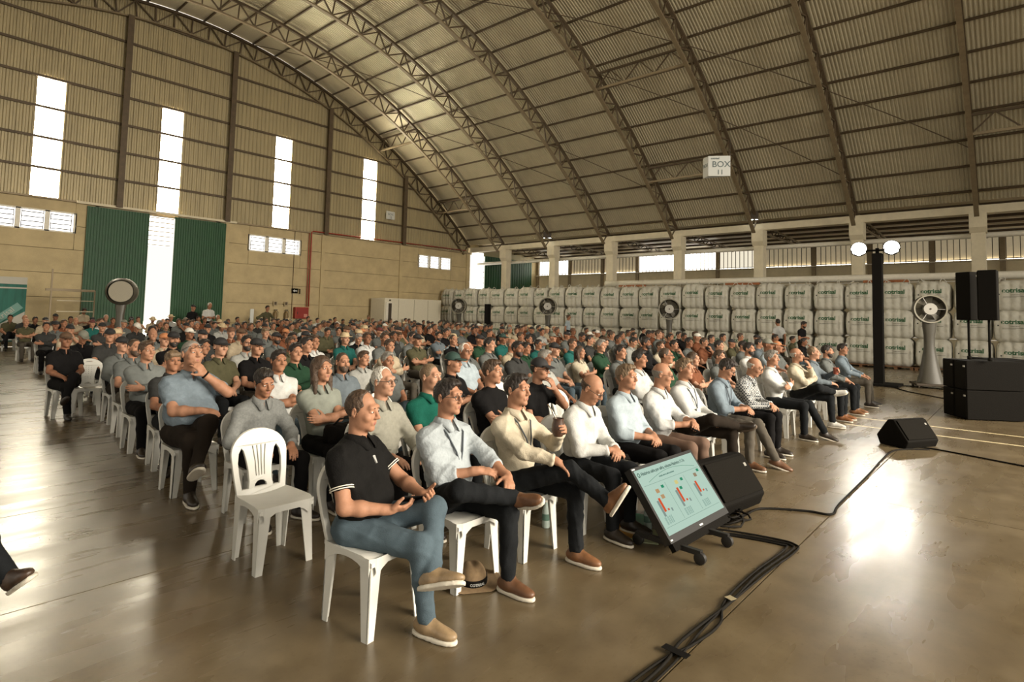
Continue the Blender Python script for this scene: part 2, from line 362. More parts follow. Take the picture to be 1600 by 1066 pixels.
# ---- annex beyond the columns
an = empty('wall_annex'); tag(an, 'outer wall of the side aisle, cream below and barred above', kind='structure')
yb_ = [29.8, 26.6, 23.6, 20.67, 17.67, 14.82, 12.0, 9.13, 6.3, 3.5, .7, -2.2, -5.0]
for a, b in zip(yb_[1:], yb_[:-1]):
    for k in range(5): MB().box((37.1, (a + b) / 2, .5 + k * .98), (.18, b - a - .012, .965)).build('wall_panel', M_CREAM, an)
    lit = 11.5 < a < 20 or 25 < a < 28
    MB().box((37.16, (a + b) / 2, 5.6), (.02, b - a - .02, 1.36)).build('pane' if lit else 'backing_sheet', emis('aisle_daylight', (1, .95, .84), 4.5 if a > 14 else 1.0) if lit and a > 14 else (emis('aisle_dim_daylight', (1, .9, .70), .75) if lit else mat('aisle_glow_sheet', (.62, .50, .30), .6, var=.12, scale=2, emit=(1, .86, .58), estr=.16)), an)  # unlit bays: cladding given a faint added glow to brighten the aisle
    MB().box((37.0, b, 3.0), (.22, .22, 6.3)).build('aisle_post', M_STEEL2, an)
    for k in range(11):
        yy = a + (b - a) * (k + .5) / 11; stick('window_bar', unit(M_STEEL), (36.98, yy, 4.93), (36.98, yy, 6.2), .045, .03, an)
    for z in (5.02, 6.15): stick('bar_rail', unit(M_STEEL), (36.95, a, z), (36.95, b, z), .05, .04, an)
sill = MB().box((36.95, 12, 4.93), (.3, 36, .05)).build('sill', M_WHITE, an)
MB().box((37.10, 12, 5.00), (.02, 36, .09)).build('light_gap', emis('aisle_gap_daylight', (1, .92, .74), 5), an)
ac = empty('ceiling_annex'); tag(ac, 'low roof of the side aisle on purlins and lattice rafters', kind='structure')
m = MB(); m.add([(28.75, -8, 6.90), (37.3, -8, 6.40), (37.3, 30, 6.40), (28.75, 30, 6.90)], [(0, 1, 2, 3)]); m.build('aisle_sheet', mat('aisle_roof', (.74, .63, .42), .5), ac)
for k in range(6): x = 30.2 + k * 1.3; MB().box((x, 11, 6.64 - .044 * k * 1.3), (.09, 38, .12)).build('purlin', M_STEEL, ac)
for y in TRUSS_Y[1:9]:
    z1, z2 = 6.50, 6.20
    stick('rafter_chord', unit(M_STEEL2), (29.5, y, z1), (37, y, z2), .08, .08, ac); stick('rafter_chord', unit(M_STEEL2), (29.5, y, z1 - .45), (37, y, z2 - .12), .08, .08, ac)
    for k in range(12):
        f0, f1 = k / 12, (k + 1) / 12; q = lambda f, lowr: (29.5 + 7.5 * f, y, z1 + (z2 - z1) * f - (lowr * (.45 - .33 * f)))
        stick('web_bar', unit(M_STEEL), q(f0, k % 2), q(f1, 1 - k % 2), .04, .04, ac)
# aisle end wall with another pair of green doors
ag = empty('wall_aisle_end', (0, 29.9, 0)); tag(ag, 'end wall of the side aisle with a green door', kind='structure')
for k in range(6): MB().box((36.6, .1, k * 1.0 + .5), (1.0, .16, .985)).build('wall_panel', M_WALL, ag)
MB().box((33, .1, 6.4), (8, .12, .8)).build('wall_sheet', M_GSHEET, ag)
d3 = MB(); n = 40; p = 5.4 / n
for k in range(n): d3.box((30.65 + (k + .5) * p, -.02 * (k % 2), 3.0), (p, .04, 6.0))
d3 = d3.build('door_3', M_GREEN); d3.location = (0, 29.75, 0); tag(d3, 'green corrugated door in the side aisle beyond the bags', kind='structure')
w = empty('window_9', (0, 29.8, 0)); tag(w, 'lit slot with bars beside the aisle green door', kind='structure')
MB().box((30.05, .1, 4.4), (1.15, .02, 3.6)).build('pane', emis('slot_daylight', (1, .97, .9), 4), w)
for k in range(8): MB().box((30.05, .03, 3.2 + k * .40), (1.15, .06, .03)).build('slat', M_STEEL, w)

# ------------------------------------------------------------------ implicit-surface modelling for bodies and cloth
V3 = lambda *a: np.array(a, np.float32)
def _n(v):
    v = np.asarray(v, np.float64); return v / (np.linalg.norm(v) + 1e-9)
def cone(a, b, ra, rb, k=0.02, op='u', cut=None, flat=None):
    """tapered limb from a to b; cut=(point, normal) trims it where (p-point).normal > 0"""
    a = np.asarray(a, np.float32); b = np.asarray(b, np.float32); ab = b - a; L2 = float(ab @ ab) + 1e-9
    def fn(P):
        q = P - a
        t = np.clip((q @ ab) / L2, 0, 1)
        d = np.sqrt(((q - t[..., None] * ab) ** 2).sum(-1)) - (ra + (rb - ra) * t)
        if cut is not None: d = np.maximum(d, (P - np.asarray(cut[0], np.float32)) @ np.asarray(cut[1], np.float32))
        return d
    return (fn, (a + b) / 2, float(np.sqrt(L2)) / 2 + max(ra, rb), k, op)
def ell(c, r, R=None, k=0.02, op='u'):
    c = np.asarray(c, np.float32); r = np.asarray(r, np.float32)
    R = np.eye(3, dtype=np.float32) if R is None else np.asarray(R, np.float32)
    def fn(P):
        q = (P - c) @ R
        k0 = np.sqrt(((q / r) ** 2).sum(-1)); k1 = np.sqrt(((q / (r * r)) ** 2).sum(-1)) + 1e-6
        return np.where(k0 < 0.3, -r.min() * (1 - k0), k0 * (k0 - 1) / k1)
    return (fn, c, float(r.max()), k, op)
def rbox(c, hs, rad, R=None, k=0.01, op='u'):
    c = np.asarray(c, np.float32); hs = np.asarray(hs, np.float32) - rad
    R = np.eye(3, dtype=np.float32) if R is None else np.asarray(R, np.float32)
    def fn(P):
        q = np.abs((P - c) @ R) - hs
        return np.sqrt((np.maximum(q, 0) ** 2).sum(-1)) + np.minimum(q.max(-1), 0) - rad
    return (fn, c, float(np.linalg.norm(hs)) + rad, k, op)
def torus(c, R, ra, rb, tube, k=0.006):
    c = np.asarray(c, np.float32); R = np.asarray(R, np.float32)
    def fn(P):
        q = (P - c) @ R
        x = q[..., 0] / ra; y = q[..., 1] / rb
        l = np.sqrt(x * x + y * y) + 1e-6
        d2 = (l - 1) * (ra + rb) / 2
        return np.sqrt(d2 * d2 + (q[..., 2] * .45) ** 2) - tube
    return (fn, c, max(ra, rb) + tube * 3, k, 'u')
def creases(seed, amp=0.006, wl=0.13):
    """cloth creases: narrow wandering ridges"""
    rng = np.random.RandomState(seed)
    W = [(_n(rng.normal(size=3) * np.array([1, 1, .8])) * 3.1416 / (wl * rng.uniform(.8, 1.5)), rng.uniform(0, 6.28), rng.uniform(.6, 1), _n(rng.normal(size=3)) * 9) for _ in range(3)]
    def fn(P):
        s = 0
        for w, ph, a, u in W:
            s = s + a * (1 - np.abs(np.sin(P @ w.astype(np.float32) + ph + .9 * np.sin(P @ u.astype(np.float32) + ph)))) ** 3 * (.5 + .5 * np.sin(P @ (u[[2, 0, 1]] * .7).astype(np.float32) + 2 * ph))
        return -s * amp + amp * .25
    return (fn, None, 0, 0, 'n')
def plane_cut(p, n):
    p = np.asarray(p, np.float32); n = np.asarray(n, np.float32)
    return (lambda P: (P - p) @ n, None, 0, 0.004, 'i')
def folds(seed, amp=0.004, wl=0.10):
    rng = np.random.RandomState(seed)
    W = [(_n(rng.normal(size=3)) * 6.283 / (wl * rng.uniform(.6, 1.5)), rng.uniform(0, 6.28), rng.uniform(.5, 1)) for _ in range(4)]
    def fn(P):
        s = 0
        for w, ph, a in W:
            s = s + a * np.sin(P @ w.astype(np.float32) + ph + 1.3 * np.sin(P @ (w[[1, 2, 0]] * .6).astype(np.float32) + ph * 2))
        return s * (amp / 2)
    return (fn, None, 0, 0, 'n')
def _apply(D, v, k, op):
    if op == 'u':
        if k <= 0: return np.minimum(D, v)
        h = np.maximum(k - np.abs(D - v), 0) / k
        return np.minimum(D, v) - h * h * k * .25
    if op == 's':
        h = np.maximum(k - np.abs(-D - v), 0) / k
        return -(np.minimum(-D, v) - h * h * k * .25)
    if op == 'i': return np.maximum(D, v)
    return D + v
def sdf_mesh(prims, h):
    """surface-nets mesh (verts, quads) of a list of primitives, cell size h"""
    us = [p for p in prims if p[4] == 'u']
    lo = np.min([p[1] - p[2] for p in us], 0) - 3 * h
    hi = np.max([p[1] + p[2] for p in us], 0) + 3 * h
    B = 8; nb = np.ceil((hi - lo) / (B * h)).astype(int)
    bi = np.stack(np.meshgrid(*[np.arange(n) for n in nb], indexing='ij'), -1).reshape(-1, 3)
    C = (lo + (bi + .5) * B * h).astype(np.float32)
    D = np.full(len(C), 10., np.float32)
    for fn, c, br, k, op in prims: D = _apply(D, fn(C), k, op)
    half = B * h * .87
    act = np.abs(D) < half * 1.35 + .012
    bi = bi[act]; C = C[act]; n = len(bi)
    g = np.stack(np.meshgrid(*[np.arange(B + 1)] * 3, indexing='ij'), -1).reshape(1, -1, 3)
    G0 = bi * B
    P = (lo + (G0[:, None] + g) * h).astype(np.float32)
    D = np.full(P.shape[:2], 10., np.float32)
    for fn, c, br, k, op in prims:
        if c is None: D = _apply(D, fn(P), k, op); continue
        m = np.sqrt(((C - c) ** 2).sum(-1)) - br < half + k + .006
        if m.all(): D = _apply(D, fn(P), k, op)
        elif m.any(): D[m] = _apply(D[m], fn(P[m]), k, op)
    D = D.reshape(n, B + 1, B + 1, B + 1); S = D < 0
    cs = [(a, b, c) for a in (0, 1) for b in (0, 1) for c in (0, 1)]
    sl = lambda a: slice(a, a + B)
    cnt = sum(S[:, sl(a), sl(b), sl(c)].astype(np.int8) for a, b, c in cs)
    q = np.argwhere((cnt > 0) & (cnt < 8))
    b0, i, j, l = q.T
    acc = np.zeros((len(q), 3), np.float32); num = np.zeros(len(q), np.float32)
    for ax in range(3):
        for u in (0, 1):
            for w in (0, 1):
                o = [0, 0, 0]; o[(ax + 1) % 3] = u; o[(ax + 2) % 3] = w
                e = list(o); e[ax] = 1
                d0 = D[b0, i + o[0], j + o[1], l + o[2]]; d1 = D[b0, i + e[0], j + e[1], l + e[2]]
                m = (d0 < 0) != (d1 < 0)
                t = np.where(m, d0 / np.where(m, d0 - d1, 1), 0)
                pt = np.tile(np.array(o, np.float32), (len(q), 1)); pt[:, ax] = t
                acc += pt * m[:, None]; num += m
    Gc = G0[b0] + q[:, 1:]
    verts = lo + (Gc + acc / num[:, None]) * h
    NY, NZ = nb[1] * B + 4, nb[2] * B + 4
    key = lambda A: ((A[:, 0] + 1).astype(np.int64) * NY + A[:, 1] + 1) * NZ + A[:, 2] + 1
    K = key(Gc); order = np.argsort(K); Ks = K[order]
    quads = []
    for ax in range(3):
        s1, s2 = (ax + 1) % 3, (ax + 2) % 3
        a0 = [slice(0, B)] * 3; a1 = [slice(0, B)] * 3; a1[ax] = slice(1, B + 1)
        A = S[(slice(None), *a0)]; Bq = S[(slice(None), *a1)]
        e = np.argwhere(A != Bq)
        flip = A[tuple(e.T)]
        G = G0[e[:, 0]] + e[:, 1:]
        F = []; ok = np.ones(len(G), bool)
        for du, dw in ((0, 0), (-1, 0), (-1, -1), (0, -1)):
            H = G.copy(); H[:, s1] += du; H[:, s2] += dw
            kk = key(H); pos = np.clip(np.searchsorted(Ks, kk), 0, len(Ks) - 1)
            ok &= Ks[pos] == kk; F.append(order[pos])
        F = np.stack(F, 1); F[~flip] = F[~flip][:, ::-1]
        quads.append(F[ok])
    return verts.astype(np.float32), np.concatenate(quads).astype(np.int32)
def merge(parts):
    """parts: list of (verts, faces(n,4), material index) -> one set"""
    vs, fs, ms, o = [], [], [], 0
    for v, f, m in parts:
        vs.append(v); fs.append(f + o); ms.append(np.full(len(f), m, np.int32)); o += len(v)
    return np.concatenate(vs), np.concatenate(fs), np.concatenate(ms)
def np_mesh(name, v, f, mats=(), midx=None, smooth=True):
    me = bpy.data.meshes.new(name)
    n = f.shape[1]
    me.vertices.add(len(v)); me.vertices.foreach_set('co', np.ascontiguousarray(v, np.float32).ravel())
    me.loops.add(len(f) * n); me.loops.foreach_set('vertex_index', np.ascontiguousarray(f, np.int32).ravel())
    me.polygons.add(len(f)); me.polygons.foreach_set('loop_start', np.arange(len(f), dtype=np.int32) * n)
    if midx is not None: me.polygons.foreach_set('material_index', midx.astype(np.int32))
    me.polygons.foreach_set('use_smooth', np.full(len(f), smooth))
    for m in mats: me.materials.append(m)
    me.update(calc_edges=True); me.validate()
    return me

# ------------------------------------------------------------------ people
def rot(ax, a):
    c, s = math.cos(a), math.sin(a)
    return {'x': np.array([[1,0,0],[0,c,-s],[0,s,c]]), 'y': np.array([[c,0,s],[0,1,0],[-s,0,c]]), 'z': np.array([[c,-s,0],[s,c,0],[0,0,1]])}[ax]
def ik(S, W, l1, l2, pole):
    S = np.asarray(S, float); W = np.asarray(W, float); d = W - S; L = np.linalg.norm(d)
    if L > (l1 + l2) * .985: W = S + d / L * (l1 + l2) * .985; d = W - S; L = np.linalg.norm(d)
    x = (l1 * l1 - l2 * l2 + L * L) / (2 * L); hgt = math.sqrt(max(l1 * l1 - x * x, 1e-6))
    u = d / L; p = np.asarray(pole, float); p = _n(p - u * (p @ u))
    return S + u * x + p * hgt, W
def hand_prims(W, f, n, thumb, curl=.5, spread=1.0, s=1.0):
    """W wrist, f finger direction, n palm normal, thumb +1/-1 on side axis f x n"""
    f = _n(f); n = _n(n - f * (np.dot(n, f))); t = np.cross(f, n)
    R = np.stack([f, t, n], 1)
    L = [cone(W - f * .03, W + f * .02, .027, .026, .02), ell(W + f * .055 * s, (.052 * s, .040 * s, .0165 * s), R, .014)]
    for i, ln in enumerate((.92, 1.05, 1.0, .80)):
        off = (-.030 + .0205 * i) * -thumb
        a = W + f * (.090 - .006 * abs(i - 1.3)) * s + t * off * s * spread; d = f + t * off * 1.2 * (spread - .4); d = _n(d); ang = 0
        for q, sl in enumerate((.040, .027, .021)):
            ang = curl * (.75 + q * .55)
            d2 = _n(d * math.cos(ang) + n * math.sin(ang))
            b = a + d2 * sl * ln * s
            L.append(cone(a, b, (.0098 - .0008 * q) * s, (.0090 - .0009 * q) * s, .005 if q else .010)); a = b; d = _n(d2)
    a = W + f * .022 * s + t * thumb * .030 * s
    d = _n(f * .62 + t * thumb * .72 + n * (.25 + .3 * curl)); b = a + d * .045 * s
    L.append(cone(a, b, .0145 * s, .0115 * s, .014)); d = _n(d + f * .5 + n * .4 * curl); L.append(cone(b, b + d * .034 * s, .0112 * s, .0092 * s, .006))
    return L
def head_prims(c, H, fat=1.0, jaw=1.0, detail=True):
    """head in its own frame: faces -y, chin at -0.115, crown at +0.125"""
    T = lambda *p: c + H @ np.array(p)
    L = [ell(T(0, .018, .032), (.076, .094, .092), H, .02),
         ell(T(0, -.030, -.030), (.062 * fat, .066, .082), H, .03),
         ell(T(0, -.022, -.070), (.052 * fat * jaw, .058, .040), H, .02),
         ell(T(0, -.074, -.096), (.026 * jaw, .022, .019), H, .02),
         cone(T(-.036, -.078, .036), T(.036, -.078, .036), .016, .016, .02),
         ell(T(-.040, -.066, -.022), (.026 * fat, .024, .024), H, .02), ell(T(.040, -.066, -.022), (.026 * fat, .024, .024), H, .02),
         ell(T(-.033, -.098, .012), (.017, .016, .011), H, .014, 's'), ell(T(.033, -.098, .012), (.017, .016, .011), H, .014, 's'),
         cone(T(0, -.090, .026), T(0, -.116, -.020), .009, .0125, .012), ell(T(-.012, -.104, -.025), (.009, .011, .008), H, .008), ell(T(.012, -.104, -.025), (.009, .011, .008), H, .008),
         ell(T(-.081, .012, .000), (.010, .019, .032), H @ rot('z', -.35), .007), ell(T(.081, .012, .000), (.010, .019, .032), H @ rot('z', .35), .007),
         ell(T(-.088, .006, .002), (.006, .010, .018), H, .006, 's'), ell(T(.088, .006, .002), (.006, .010, .018), H, .006, 's')]
    if detail:
        L += [cone(T(-.020, -.088, -.053), T(.020, -.088, -.053), .0075, .0075, .008), cone(T(-.016, -.087, -.064), T(.016, -.087, -.064), .0085, .0085, .008),
              cone(T(-.024, -.0985, -.0585), T(.024, -.0985, -.0585), .0022, .0022, .003, 's'),
              ell(T(-.033, -.081, .0125), (.0165, .0105, .0125), H, .003), ell(T(.033, -.081, .0125), (.0165, .0105, .0125), H, .003)]
    return L
def hair_prims(style):
    """head-local; every style is a closed shell over the skull"""
    C = ell((0, .018, .034), (.083, .101, .098), None, .01)
    if style == 'bald_fringe':
        return [C, plane_cut((0, -.02, .045), _n((0, .10, 1))), plane_cut((0, .0, 0), _n((0, -1, -.1))), plane_cut((0, .03, -.045), _n((0, .1, -1))), folds(3, .003, .03)]
    if style == 'receding':
        return [C, ell((0, -.062, .075), (.064, .060, .062), None, .02, 's'), plane_cut((0, -.012, .0), _n((0, -1, -.55))), plane_cut((0, .03, -.050), _n((0, .1, -1))), folds(4, .003, .03)]
    if style == 'buzz':
        return [ell((0, .018, .033), (.079, .0975, .0945), None, .01), ell((0, -.085, .035), (.066, .055, .070), None, .02, 's'), plane_cut((0, -.012, .0), _n((0, -1, -1.3))), plane_cut((0, .03, -.045), _n((0, .1, -1)))]
    if style == 'long':
        L = [ell((0, .020, .036), (.088, .106, .101), None, .01)]
        for s in (-1, 1):
            L += [cone((s * .074, .02, .03), (s * .080, -.005, -.10), .030, .028, .03), cone((s * .080, -.005, -.10), (s * .088, -.03, -.22), .030, .018, .03)]
        L += [cone((0, .07, .0), (0, .085, -.19), .070, .050, .04), ell((0, -.090, -.025), (.062, .060, .115), None, .02, 's'), folds(5, .0025, .05)]
        return L
    if style == 'fringe':
        return [ell((0, .016, .036), (.086, .103, .100), None, .01), cone((-.045, -.072, .085), (.045, -.072, .085), .024, .022, .03), ell((0, -.100, -.010), (.066, .050, .068), None, .01, 's'), plane_cut((0, -.006, .0), _n((0, -1, -1.6))), plane_cut((0, .03, -.055), _n((0, .1, -1))), folds(6, .005, .035)]
    # short back and sides with volume on top
    return [C, ell((0, -.030, .100), (.060, .070, .034), None, .03), ell((0, -.092, .022), (.066, .055, .072), None, .015, 's'), plane_cut((0, -.012, .0), _n((0, -1, -1.3))), plane_cut((0, .03, -.048), _n((0, .1, -1))), folds(7, .004, .03)]
def beard_prims(): 
    return [ell((0, -.034, -.052), (.065, .067, .068), None, .02), ell((0, -.074, -.098), (.034, .028, .028), None, .02), ell((0, -.075, .008), (.085, .06, .045), None, .008, 's'),
            ell((0, -.105, -.058), (.024, .02, .009), None, .004, 's'), plane_cut((0, -.005, 0), (0, 1, 0))]
def brow_prims(s=1):
    return [cone((s * .016, -.0945, .034), (s * .046, -.085, .036), .0042, .0032, .002)]
def cap_prims():
    return [ell((0, .014, .044), (.088, .106, .092), None, .01), plane_cut((0, 0, .038), _n((0, .12, -1))), ell((0, -.105, .046), (.072, .085, .010), rot('x', .12), .006)]
def hat_prims(brim=.155, crown=.085):
    def br(P):
        r = np.sqrt((P[..., 0] * 1.02) ** 2 + (P[..., 1] - .01) ** 2)
        z = .045 + .9 * np.maximum(np.abs(P[..., 0]) - .09, 0) ** 1.6 - .10 * np.maximum(-P[..., 1] - .08, 0)
        return np.maximum(np.abs(P[..., 2] - z) - .005, r - brim) * .8
    return [(br, V3(0, .01, .05), brim + .03, .004, 'u'), ell((0, .012, .07), (.088, .104, crown), None, .012), ell((0, .012, .07 + crown), (.018, .07, .022), None, .03, 's'), plane_cut((0, 0, .036), (0, 0, -1))]

def person_parts(p, hs=.006, hc=.010, legs=True):
    """p: pose dict -> {'body','shirt','trousers','shoes'} numpy meshes + head frame"""
    g = p.get
    fat = g('fat', 1.0); lean = g('lean', -.14); twist = g('twist', 0.)
    belly = g('belly', 0.0); out = {}
    stand = g('stand', False)
    pel = np.array([0, .07, .535]) if not stand else np.array([0, 0, .93])
    Rt = rot('z', twist) @ rot('x', lean)          # lean>0 = forward
    sp = rot('x', lean) @ np.array([0, 0, 1.]); 
    fw = Rt @ np.array([0, -1., 0]); sd = Rt @ np.array([1., 0, 0])
    up = lambda a: pel + sp * a
    nb = up(.50) + fw * .015
    hR = rot('z', g('hyaw', 0.)) @ rot('x', g('hpitch', 0.)) @ rot('y', g('hroll', 0.))
    hc0 = nb + np.array([0, 0, .075]) - sp * -.02 + hR @ np.array([0, -.028, .075])
    sh = {s: up(.412) + sd * s * (.140 + .028 * fat) for s in (-1, 1)}
    # ---- arms
    tgt = {'lap': (.055, -.24, .665), 'thigh': (.135, -.27, .655), 'cross': (-.115, -.155, .80), 'chin': (.045, -.10, .995), 'phone': (.06, -.27, .73), 'knee': (.12, -.38, .655), 'cup': (.07, -.25, .86), 'hip': (.26, -.04, .98), 'side': (.26, .0, .78), 'kneex': (.02, -.40, .72), 'mouth': (.05, -.095, 1.03)}
    arm = {}
    for s, key in ((-1, g('ra', 'lap')), (1, g('la', 'lap'))):
        free = not isinstance(key, str)
        base, w = (key if isinstance(key[0], str) else ('lap', key)) if free else (key, tgt[key])
        w = np.array(w, float)
        if not free: w = w * np.array([s, 1, 1])
        if not free and base in ('cross', 'chin', 'cup', 'mouth'): w = w + (up(.44) - np.array([0, .13, .97]))
        if not free and base == 'cross' and s > 0: w = w + fw * .035 + np.array([0, 0, -.03])
        pole = {'cross': (s * .9, .1, -.6), 'chin': (s * .7, -.1, -.8), 'mouth': (s * .8, -.1, -.7), 'cup': (s * .7, .3, -.8), 'hip': (s, .6, 0)}.get(base, (s * .75, .75, -.25))
        e, w = ik(sh[s], w, .285 * g('armk', 1), .255 * g('armk', 1), pole)
        arm[s] = (sh[s], e, w, base)
    # ---- skin
    th = .6 + .4 * fat
    B = [cone(nb - sp * .06, hc0 + hR @ np.array([0, .022, -.045]), .060 * (.85 + .15 * fat), .054 * (.85 + .15 * fat), .03), cone(up(.02), up(.40), .075, .085, .05), cone(sh[-1], sh[1], .045, .045, .05)]
    B += head_prims(hc0, hR, g('hfat', 1.0), g('jaw', 1.0), hs < .0096)
    for s in (-1, 1):
        S, E, W, key = arm[s]
        ck = {'long': .84, 'rolled': .92}.get(g('sleeve', 'short'), 1.0)
        B += [cone(S, E, .046 * th * ck, .041 * th * ck, .03), cone(E, E + (W - E) * .35, .041 * th * ck, .042 * th * ck, .02), cone(E + (W - E) * .35, W, .042 * th * ck, .027, .02)]
        f = _n(W - E)
        hd = {'lap': (np.array([-s * .75, -.45, -.18]), np.array([-s * .2, .3, -.9])), 'phone': (np.array([-s * .55, -.7, .1]), np.array([-s * .5, .25, .8])), 'thigh': (np.array([-s * .25, -.9, -.25]), np.array([0, .2, -1.])), 'knee': (np.array([-s * .1, -.85, -.5]), np.array([0, .4, -1.])), 'kneex': (np.array([0, -.8, -.6]), np.array([0, .5, -.9])),
              'cross': (np.array([-s * .9, .1, .1]), np.array([0, 1., 0])), 'chin': (np.array([-s * .35, .1, .95]), np.array([-s * .1, 1., -.1])), 'mouth': (np.array([-s * .45, .25, .9]), np.array([-s * .3, 1., -.2])), 'cup': (np.array([-s * .30, -.80, .40]), np.array([-s * 1., .1, .1])), 'hip': (np.array([-s * .6, .5, -.6]), np.array([-s, 0, 0])), 'side': (np.array([0, -.2, -1.]), np.array([-s, 0, 0]))}[key]
        fd = _n(hd[0] * .75 + f * .45); nn = hd[1]
        side_t = np.cross(_n(fd), _n(nn)); want = np.array([0, -.4, 1.]) if key in ('lap', 'phone', 'cup', 'cross') else (np.array([-s, 0, .2]) if key in ('thigh', 'knee', 'kneex', 'side') else np.array([-s * .6, .0, .6]))
        thumb = 1 if side_t @ want > 0 else -1
        B += hand_prims(W, fd, nn, thumb, {'lap': .55, 'phone': .6, 'cup': .75, 'thigh': .25, 'knee': .3, 'kneex': .28, 'cross': .3, 'chin': .5, 'mouth': .4, 'hip': .5, 'side': .4}[key], g('spread', 1.0))
        out['hand%d' % s] = (W, fd, nn)
    out['body'] = sdf_mesh(B, hs)
    # ---- shirt
    f2 = fat
    T = [ell(up(.33) + fw * .0, (.165 * f2 + .012, .115 * f2 + .01, .19), Rt, .06), ell(up(.14) + fw * (.02 + .03 * belly), (.160 * f2 + .02 * belly, .125 * f2 + .05 * belly, .17), Rt, .07),
         cone(sh[-1] - sp * .010 - sd * -.03, sh[1] - sp * .010 - sd * .03, .064, .064, .07), cone(up(.39), nb - sp * .035, .105, .064, .06)]
    if stand: T.append(ell(up(-.06), (.168 * f2, .125 * f2, .13), None, .06))
    sl = g('sleeve', 'short')
    for s in (-1, 1):
        S, E, W, key = arm[s]; u = _n(E - S); v = _n(W - E)
        if sl == 'short':
            c = S + (E - S) * g('sleeve_len', .66)
            T.append(cone(S - sp * .012, S + (E - S) * .95, .062 * th, .060 * th, .06, cut=(c, u)))
        else:
            q = {'long': .93, 'rolled': .45}[sl]
            T += [cone(S - sp * .012, E, .062 * th, .057 * th, .06), cone(E, W, .058 * th, .044, .03, cut=(E + (W - E) * q, v)), ell(E + (W - E) * (q - .03), (.051 * th, .051 * th, .018), np.stack([*_basis(v), v], 1), .012)]
    # collar
    if g('collar', True):
        n = 40; V = []
        for i in range(n + 1):
            ph = .17 + (2 * math.pi - .34) * i / n; c, sn = math.cos(ph), math.sin(ph); fr = max(0., c) ** 1.5; tip = math.exp(-((min(ph, 2 * math.pi - ph) - .38) / .26) ** 2)
            at = lambda r, z: nb + sd * (sn * r) + fw * (c * r + .004) + sp * z
            V += [at(.061, -.030 - .02 * fr), at(.066, .036 - .026 * fr), at(.071, .037 - .026 * fr), at(.094 + .016 * fr + .014 * tip, -.006 - .034 * fr - .034 * tip), at(.090 + .016 * fr + .014 * tip, -.010 - .034 * fr - .034 * tip)]
        F = [(i * 5 + j, i * 5 + 5 + j, i * 5 + 6 + j, i * 5 + 1 + j) for i in range(n) for j in range(4)]
        out['collar'] = (np.array(V, np.float32), np.array(F, np.int32))
        T.append(ell(nb + fw * .100 - sp * .010, (.019, .045, .062), Rt, .008, 's'))
    hem = up(-.035) if not stand else up(-.13)
    T.append(plane_cut(hem, -sp if lean < .2 else np.array([0, 0, -1.]))); T.append(creases(g('seed', 1), g('fold', .009), .12)); T.append(creases(g('seed', 1) + 50, .005, .06)); T.append(folds(g('seed', 1), .003, .14))
    out['shirt'] = sdf_mesh(T, hc)
    # ---- legs
    if legs:
        L = [ell(pel + np.array([0, .0, -.015]), (.170 * f2 + .01, .135 * f2, .105), None, .05)]; Sh = []; So = []
        pl = {}
        for s, key in ((-1, g('rl', 'flat')), (1, g('ll', 'flat'))):
            hip = pel + np.array([s * .095, -.02, -.025]); dirf = np.array([s * .12, -1., 0])
            if stand: hip = pel + np.array([s * .09, 0, -.06]); kn = np.array([s * .10, -.02, .50]); an = np.array([s * .11, .02, .09]); dirf = np.array([s * .2, -1., 0])
            elif key == 'flat': kn = np.array([s * .145, -.40, .515]); an = np.array([s * .135, -.40, .095])
            elif key == 'wide': kn = np.array([s * .24, -.36, .515]); an = np.array([s * .22, -.40, .095]); dirf = np.array([s * .5, -1., 0])
            elif key == 'fwd': kn = np.array([s * .15, -.40, .51]); an = np.array([s * .15, -.62, .10]); dirf = np.array([s * .1, -1., .25])
            elif key == 'back': kn = np.array([s * .15, -.40, .50]); an = np.array([s * .12, -.22, .12]); dirf = np.array([s * .1, -1., -.5])
            elif key == 'four': kn = np.array([s * .27, -.33, .695]); an = np.array([-s * .10, -.47, .605]); dirf = np.array([-s * .40, -.9, -.12])
            elif key == 'crossk': kn = np.array([-s * .02, -.42, .655]); an = np.array([-s * .17, -.60, .34]); dirf = np.array([-s * .25, -1., -.1])
            elif key == 'crosslow': kn = np.array([s * .06, -.41, .66]); an = np.array([-s * .12, -.50, .37]); dirf = np.array([-s * .15, -1., -.05])
            elif key == 'crossout': kn = np.array([-s * .02, -.42, .675]); an = np.array([-s * .10, -.70, .50]); dirf = np.array([-s * .15, -1., .10])
            elif key == 'support': kn = np.array([s * .11, -.41, .50]); an = np.array([s * .08, -.45, .095]); dirf = np.array([s * .1, -1., 0])
            kn = kn * np.array([1, 1, 1]); tl = _n(an - kn)
            L += [cone(hip, kn, .092 * f2, .066 * (f2 * .5 + .5), .05), cone(kn, kn + (an - kn) * .45, .064 * (f2 * .5 + .5), .058, .03), cone(kn + (an - kn) * .45, an + tl * .02, .058, .050, .02, cut=(an + tl * .01, tl))]
            fd = _n(dirf); foot = an + tl * .045
            upv = -tl if key not in ('four',) else _n(np.array([s * .75, .2, .6]))
            if key in ('flat', 'wide', 'support') or stand: upv = np.array([0, 0, 1.])
            if key in ('fwd', 'back'): upv = _n(np.array([0, -fd[2], -fd[1] if fd[1] < 0 else 1]))
            fd = _n(fd - upv * (fd @ upv)); rt = np.cross(fd, upv); R = np.stack([fd, rt, upv], 1)
            if key in ('flat', 'wide', 'support') or stand: base = np.array([an[0], an[1], 0.0])
            else: base = an - upv * .085
            q = lambda a, b, c: base + fd * a + rt * b + upv * c
